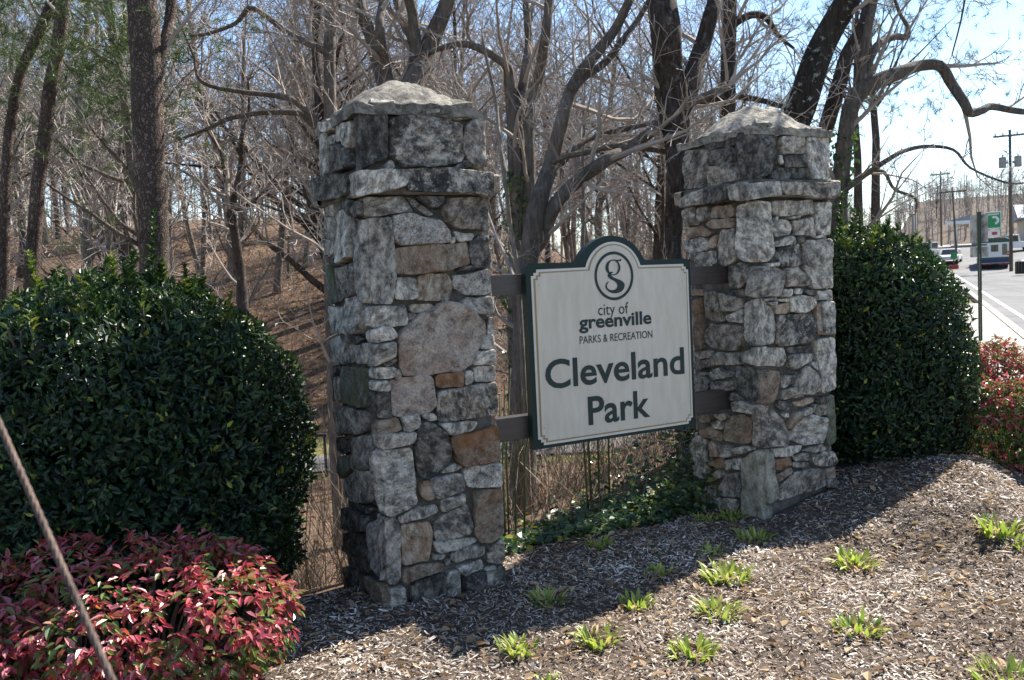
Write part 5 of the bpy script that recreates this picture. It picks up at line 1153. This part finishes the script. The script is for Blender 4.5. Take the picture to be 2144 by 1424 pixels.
# ---------------------------------------------------------------- the street
m_white = flat('white_paint', (.72, .72, .72), .35, .5); m_dark = flat('dark_glass', (.02, .022, .025), .12, .6); m_red = flat('red_lens', (.45, .02, .02), .3); m_navy = flat('navy_paint', (.02, .03, .12), .4); m_dgrn = flat('green_paint', (.012, .07, .04), .4); m_tyre = flat('tyre_rubber', (.02, .02, .02), .8)
m_pole = mat('weathered_pole', (.15, .12, .10), (.08, .065, .055), 3, .9, .2, stretch=(1, 1, .2)); m_grey = mat('weathered_grey_metal', (.34, .34, .34), (.20, .20, .20), 6, .6, .1); m_tan = mat('cream_siding', (.55, .50, .42), (.45, .41, .35), 2, .8, .1); m_roof = mat('blue_grey_roof', (.26, .30, .35), (.19, .22, .26), 2, .7, .2); m_silver = flat('silver_paint', (.42, .43, .45), .3, .5, .4); m_sgreen = flat('sign_bright_green', (.02, .26, .09), .4); m_lamp = flat('lamp_glass', (.6, .6, .58), .3); m_yel = flat('pale_yellow', (.6, .5, .2), .5)
def sroot(name, al, lat, label, cat, group=None, rz=None, dz=0):
    x = lat * EY + al * EX; y = -lat * EX + al * EY; return empty(name, (x, y, zr(al) + dz), (math.atan2(EY, EX) - math.pi / 2) if rz is None else rz, label, cat, group)
def AL(x, y): return x * EX + y * EY, x * EY - y * EX
def part(root, name, m, fn, bevel=0, smooth=False): mb = MB(); fn(mb); return mb.build(name, m, root, smooth, bevel)
def wheels(root, pos, r, w_):
    for (x, y) in pos:
        wh = part(root, 'wheel', m_tyre, lambda mb: mb.cyl((x - w_ / 2, y, r), r, w_, 16, 'X')); part(wh, 'rim', m_grey, lambda mb: mb.cyl((x - w_ / 2 - .01, y, r), r * .55, w_ + .02, 12, 'X'))
# signpost with two plates seen from behind
al, lat = AL(9.3, 17.4); sp = sroot('street_signpost', al, lat, 'perforated green steel post with two scuffed sign plates seen from behind, on the sidewalk edge', 'signpost', rz=R(-24), dz=-.06)
m_spost = flat('green_steel', (.05, .075, .05), .5); m_plate = mat('bare_sign_back', (.62, .61, .58), (.06, .055, .05), 5, .6, .2, stretch=(1, 1, .6))
def chan(mb): mb.box(-.035, .035, -.004, .004, 0, 2.72); mb.box(-.035, -.029, -.03, -.0045, 0, 2.72); mb.box(.029, .035, -.03, -.0045, 0, 2.72)
part(sp, 'post', m_spost, chan)
def holes(mb):
    for k in range(70): mb.cyl((.0, -.0065, .15 + k * .025), .006, .002, 6, 'Y')
part(sp, 'hole_row', m_lamp, holes)
part(sp, 'upper_plate', m_plate, lambda mb: mb.box(-.155, .155, .006, .010, 2.12, 2.66), .003); part(sp, 'lower_plate', m_plate, lambda mb: mb.box(-.16, .16, .006, .010, 1.83, 2.03), .003); part(sp, 'cross_strap', m_spost, lambda mb: mb.box(-.13, .13, -.012, -.0045, 2.05, 2.08))
# shuttle bus, seen from behind
al, lat = AL(44.2, 80); bus = sroot('shuttle_bus', al, lat, 'white shuttle bus with green roof and navy band, driving away up the street', 'bus')
part(bus, 'body', m_white, lambda mb: mb.box(-1.15, 1.15, 0, 6.6, .55, 2.45), .06); part(bus, 'roof', m_dgrn, lambda mb: mb.prism([(-1.13, 2.452), (1.13, 2.452), (1.08, 2.75), (.8, 2.88), (-.8, 2.88), (-1.08, 2.75)], .02, 6.5, 1), .03)
part(bus, 'navy_band', m_navy, lambda mb: mb.box(-1.165, 1.165, -.015, 6.5, .62, .98)); part(bus, 'green_band', m_dgrn, lambda mb: mb.box(-1.162, 1.162, -.012, 6.5, .985, 1.12)); part(bus, 'bumper', m_tyre, lambda mb: mb.box(-1.12, 1.12, -.16, .05, .40, .56), .02)
for x0, x1, z0, z1 in ((-.35, .25, 1.62, 2.25), (.55, .95, 1.30, 2.30)): part(bus, 'rear_window', m_dark, lambda mb: mb.box(x0, x1, -.02, .01, z0, z1), .01)
for y in (.7, 1.8, 2.9, 4.0): part(bus, 'side_window', m_dark, lambda mb: mb.box(-1.165, -1.14, y, y + .9, 1.55, 2.25))
for x in (-1.02, 1.02):
    for z in (1.25, 1.48): part(bus, 'tail_light', m_red, lambda mb: mb.box(x - .08, x + .08, -.03, .01, z, z + .14))
for x in (-.6, -.2, .2, .6): part(bus, 'marker_light', m_red, lambda mb: mb.box(x - .06, x + .06, -.02, .03, 2.66, 2.72))
for x in (-.85, -.4, .4, .85): part(bus, 'reflector', m_red, lambda mb: mb.box(x - .16, x + .16, -.185, -.161, .44, .52))
wheels(bus, ((-.95, 1.3), (.95, 1.3), (-.95, 5.2), (.95, 5.2)), .38, .26); part(bus, 'mirror', m_tyre, lambda mb: mb.box(-1.45, -1.25, 6.3, 6.4, 1.6, 2.0))
# cars
def car(al, lat, rz, col, label, suv=0, pick=0):
    c = sroot('parked_car' if not pick else 'pickup_truck', al, lat, label, 'car' if not pick else 'truck', 'vehicles parked up the street', rz); h = 1.75 if suv or pick else 1.42; L_ = 4.6; bl = .95 if suv or pick else .82
    low = [(-L_ / 2, .35), (L_ / 2, .32), (L_ / 2 + .02, .65), (L_ / 2 - .25, bl - .06), (L_ / 2 - 1.1, bl), (-L_ / 2 + .1, bl), (-L_ / 2 - .03, .6)]
    part(c, 'body', col, lambda mb: mb.prism(low, -.88, .88, 0), .05)
    if pick: cab = [(-.2, bl + .003), (1.2, bl + .003), (.7, h), (0, h)]
    else: cab = [(-L_ / 2 + .2, bl + .003), (L_ / 2 - 1.15, bl + .003), (L_ / 2 - 1.9, h), (-L_ / 2 + (.35 if suv else .95), h)]
    part(c, 'cabin', col, lambda mb: mb.prism(cab, -.78, .78, 0), .05)
    f, r_ = cab[1], cab[2]
    def ws(mb):
        b0 = len(mb.v); mb.v += [(-.68, f[0] - .06, f[1] + .06), (.68, f[0] - .06, f[1] + .06), (.6, r_[0] + .06, r_[1] - .08), (-.6, r_[0] + .06, r_[1] - .08)]; mb.v[b0:b0 + 4] = [(x, y + .05, z + .02) for x, y, z in mb.v[b0:b0 + 4]]; mb.face([b0, b0 + 1, b0 + 2, b0 + 3])
    part(c, 'windscreen', m_dark, ws)
    for sx_ in (-1, 1): part(c, 'side_window', m_dark, lambda mb: mb.prism([(cab[0][0] + .25, bl + .06), (cab[1][0] - .25, bl + .06), (cab[2][0] - .05, h - .1), (cab[3][0] + .1, h - .1)], sx_ * .775, sx_ * .79, 0)); part(c, 'headlight', m_lamp, lambda mb: mb.box(sx_ * .62 - .16, sx_ * .62 + .16, L_ / 2 - .06, L_ / 2 + .035, .62, .78))
    wheels(c, ((-.8, 1.45), (.8, 1.45), (-.8, -1.4), (.8, -1.4)), .34, .2); return c
away = math.atan2(EY, EX) - math.pi / 2
car(105, .6, away + math.pi * .92, m_silver, 'silver off-roader parked beyond the street-side hedge', suv=1); car(99, 2.8, away + math.pi * .95, m_white, 'low white car parked in front of the silver off-roader'); car(112, -3.5, away + 1.2, m_white, 'white saloon parked farther back under the roadside trees'); car(109, 9.4, away + 1.9, m_white, 'white pickup standing on the filling station forecourt', pick=1)
# filling station
st = sroot('pump_canopy', 124, 5.6, 'small white gabled pump canopy on square columns by the street', 'canopy')
part(st, 'roof', m_roof, lambda mb: mb.prism([(-2.6, 3.0), (2.6, 3.0), (2.6, 3.12), (0, 3.75), (-2.6, 3.12)], -2, 5, 1)); part(st, 'fascia', m_white, lambda mb: mb.box(-2.65, 2.65, -2.08, -2.01, 2.72, 3.14))
for x in (-1.5, 1.5): part(st, 'column', m_white, lambda mb: mb.box(x - .2, x + .2, -1.6, -1.2, 0, 2.998), .02)
part(st, 'island', m_conc, lambda mb: mb.box(-2, 2, -1.9, .6, -.1, .15), .03)
pu = sroot('fuel_pump', 123.6, 6.2, 'fuel pump under the gabled canopy', 'pump', dz=.15); part(pu, 'cabinet', m_grey, lambda mb: mb.box(-.3, .3, -.25, .25, 0, 1.5), .03); part(pu, 'display', m_dark, lambda mb: mb.box(-.22, .22, -.27, -.251, 1.0, 1.3))
bd_ = sroot('station_building', 128, 18.5, 'cream filling station shop with a blue-grey roof', 'building')
part(bd_, 'wall', m_tan, lambda mb: mb.box(-6.5, 12, 0, 9, -.5, 2.9)); part(bd_, 'roof', m_roof, lambda mb: mb.prism([(-1.2, 2.9), (10, 2.9), (10, 3.1), (4.4, 5.0), (-1.2, 3.1)], -7.3, 12.6, 0))
part(bd_, 'porch_gable', m_white, lambda mb: mb.prism([(-2.4, 2.6), (2.6, 2.6), (2.6, 2.9), (0, 4.4), (-2.4, 2.9)], -1.6, -1.25, 1))
for x in (-2.2, 2.4): part(bd_, 'column', m_white, lambda mb: mb.box(x - .15, x + .15, -1.6, -1.3, -.5, 2.6))
for x in (-5.4, -3.6, -1.0, 4.6, 7.2):
    wn = part(bd_, 'window', m_white, lambda mb: mb.box(x - .1, x + 1.5, -.06, -.003, .7, 2.3)); part(wn, 'pane', m_dark, lambda mb: mb.box(x, x + 1.4, -.08, -.061, .8, 2.2))
part(bd_, 'door', m_dark, lambda mb: mb.box(.9, 2.0, -.07, -.004, -.5, 2.0)); part(bd_, 'green_board', m_sgreen, lambda mb: mb.box(-1.2, 1.2, -1.68, -1.61, 2.65, 3.05))
# green and white price sign
al, lat = AL(47.6, 86.5); gs = sroot('station_sign', al, lat, 'green and white filling station sign on a pole behind the bus', 'sign', dz=.1)
part(gs, 'pole', m_white, lambda mb: mb.box(-.07, .07, -.07, .07, 0, 3.1)); part(gs, 'panel', m_white, lambda mb: mb.box(-.72, .72, -.10, .10, 3.1, 4.75), .02); part(gs, 'green_field', m_sgreen, lambda mb: mb.box(-.64, .64, -.115, -.1005, 3.2, 4.66))
def arcp(mb):
    P = [(.12 + .42 * math.cos(a), 3.92 + .42 * math.sin(a)) for a in np.linspace(-1.4, 2.2, 14)] + [(.12 + .2 * math.cos(a), 3.92 + .22 * math.sin(a)) for a in np.linspace(2.2, -1.4, 14)]; mb.prism(P, -.125, -.1155, 1)
part(gs, 'white_swoosh', m_white, arcp); part(gs, 'white_bar', m_white, lambda mb: mb.box(-.5, .5, -.125, -.1155, 4.45, 4.56)); part(gs, 'lower_panel', m_white, lambda mb: mb.box(-.35, .6, -.06, .06, 2.3, 3.0), .01); part(gs, 'red_numerals', m_red, lambda mb: mb.box(-.1, .35, -.075, -.061, 2.5, 2.8))
# small green roadside box on a post
al, lat = AL(42.2, 83.5); gb = sroot('marker_post', al, lat, 'short post with a small green panel at the filling station entrance', 'post'); part(gb, 'post', m_pole, lambda mb: mb.box(-.06, .06, -.06, .06, -.1, 1.3)); part(gb, 'panel', m_sgreen, lambda mb: mb.box(-.28, .28, -.09, -.061, .95, 1.55)); part(gb, 'red_base', m_red, lambda mb: mb.box(-.4, .4, -.2, -.1, -.05, .35), .02)
# litter bin
al, lat = AL(34.9, 60); tb = sroot('litter_bin', al, lat, 'dark ribbed litter bin on the far sidewalk', 'bin', dz=.11); part(tb, 'body', m_tyre, lambda mb: mb.cyl((0, 0, 0), .34, .85, 16)); part(tb, 'lid', m_grey, lambda mb: mb.cyl((0, 0, .853), .37, .12, 16, r2=.2))
for k in range(12): a = k * math.pi / 6; part(tb, 'rib', m_dark, lambda mb: mb.box(-.02, .02, -.02, .02, .02, .82, Matrix.Translation((.35 * math.cos(a), .35 * math.sin(a), 0))))
# utility poles, lamps, wires
def upole(x, y, h, label, tf=True, r_=.15, lean=0.):
    al, lat = AL(x, y); p = sroot('utility_pole', al, lat, label, 'pole', 'utility poles along the street')
    part(p, 'shaft', m_pole, lambda mb: mb.tube([(0, 0, -.5), (lean, 0, h)], [r_, r_ * .7], 10), 0, True); part(p, 'crossarm', m_pole, lambda mb: mb.box(lean * .95 - 1.2, lean * .95 + 1.2, -.2, -.08, h - .55, h - .40))
    for x_ in (-1.05, -.5, .5, 1.05): part(p, 'insulator', m_grey, lambda mb: mb.cyl((lean + x_, -.14, h - .398), .05, .16, 8))
    if tf:
        for s_ in (-1, 1):
            tk = part(p, 'transformer', m_grey, lambda mb: mb.cyl((s_ * .55, 0, h - 3.0), .27, .85, 14), 0); part(tk, 'bushing', m_pole, lambda mb: mb.cyl((s_ * .55, 0, h - 2.149), .05, .22, 8)); part(tk, 'bracket', m_grey, lambda mb: mb.box(min(.14 * s_, .3 * s_), max(.14 * s_, .3 * s_), -.05, .05, h - 2.7, h - 2.5))
    return p
upole(40.9, 71.7, 11.4, 'utility pole carrying two grey transformer cans, beside the bus'); upole(44.3, 87.0, 7.6, 'thin leaning utility pole by the filling station entrance', False, .12, -.35); upole(58, 118, 10, 'distant bare utility pole beyond the filling station', False, .13)
for (x, y, h, lb) in ((38.9, 84.6, 6.2, 'pale concrete lamp post with a curved arm, above the parked cars'), (39.6, 85.6, 5.6, 'plain pale concrete post paired with the lamp post above the parked cars')):
    al, lat = AL(x, y); p = sroot('lamp_post', al, lat, lb, 'lamp post'); part(p, 'shaft', m_conc, lambda mb: mb.tube([(0, 0, -.3), (0, 0, h)], [.14, .10], 10), 0, True)
    if h > 6: part(p, 'arm', m_grey, lambda mb: mb.tube([(0, 0, h - .1), (-.5, 0, h + .25), (-1.3, 0, h + .3)], .05, 6), 0, True); part(p, 'lamp_head', m_lamp, lambda mb: mb.box(-1.75, -1.25, -.12, .12, h + .22, h + .34), .03)
for k, (dx, z_) in enumerate(((-1.05, 0), (-.5, 0), (.5, 0), (1.05, 0), (0, -1.6), (0, -2.6))):
    a1 = Vector((40.9 + dx * EY, 71.7 - dx * EX, zr(82.3) + 11.2 + z_)); b1 = Vector((58 + dx * EY, 118 - dx * EX, zr(131) + 9.8 + z_)); c1 = Vector((24 + dx * EY, 28 - dx * EX, 11.0 + z_))
    mb = MB(); seg = lambda p_, q_: [p_.lerp(q_, i / 14) - Vector((0, 0, 1.1 * 4 * (i / 14) * (1 - i / 14))) for i in range(15)]
    mb.tube(seg(c1, a1)[:-1] + seg(a1, b1), .012, 4); o = mb.build('overhead_wire', m_tyre); tag(o, 'sagging overhead wire strung between the street utility poles', 'wire', 'overhead wires along the street')
# railing beside the park path
gz = ground(-4.9, 20.2); rl = empty('path_railing', (-4.9, 20.2, gz), 0, 'short dark metal handrail beside the path in the hollow', 'railing')
for x in (-.05, .45, -1.2): part(rl, 'post', m_tyre, lambda mb: mb.box(x - .03, x + .03, -.03, .03, -.2, .95))
part(rl, 'handrail', m_tyre, lambda mb: mb.box(-1.3, .5, -.035, .035, .951, 1.01))
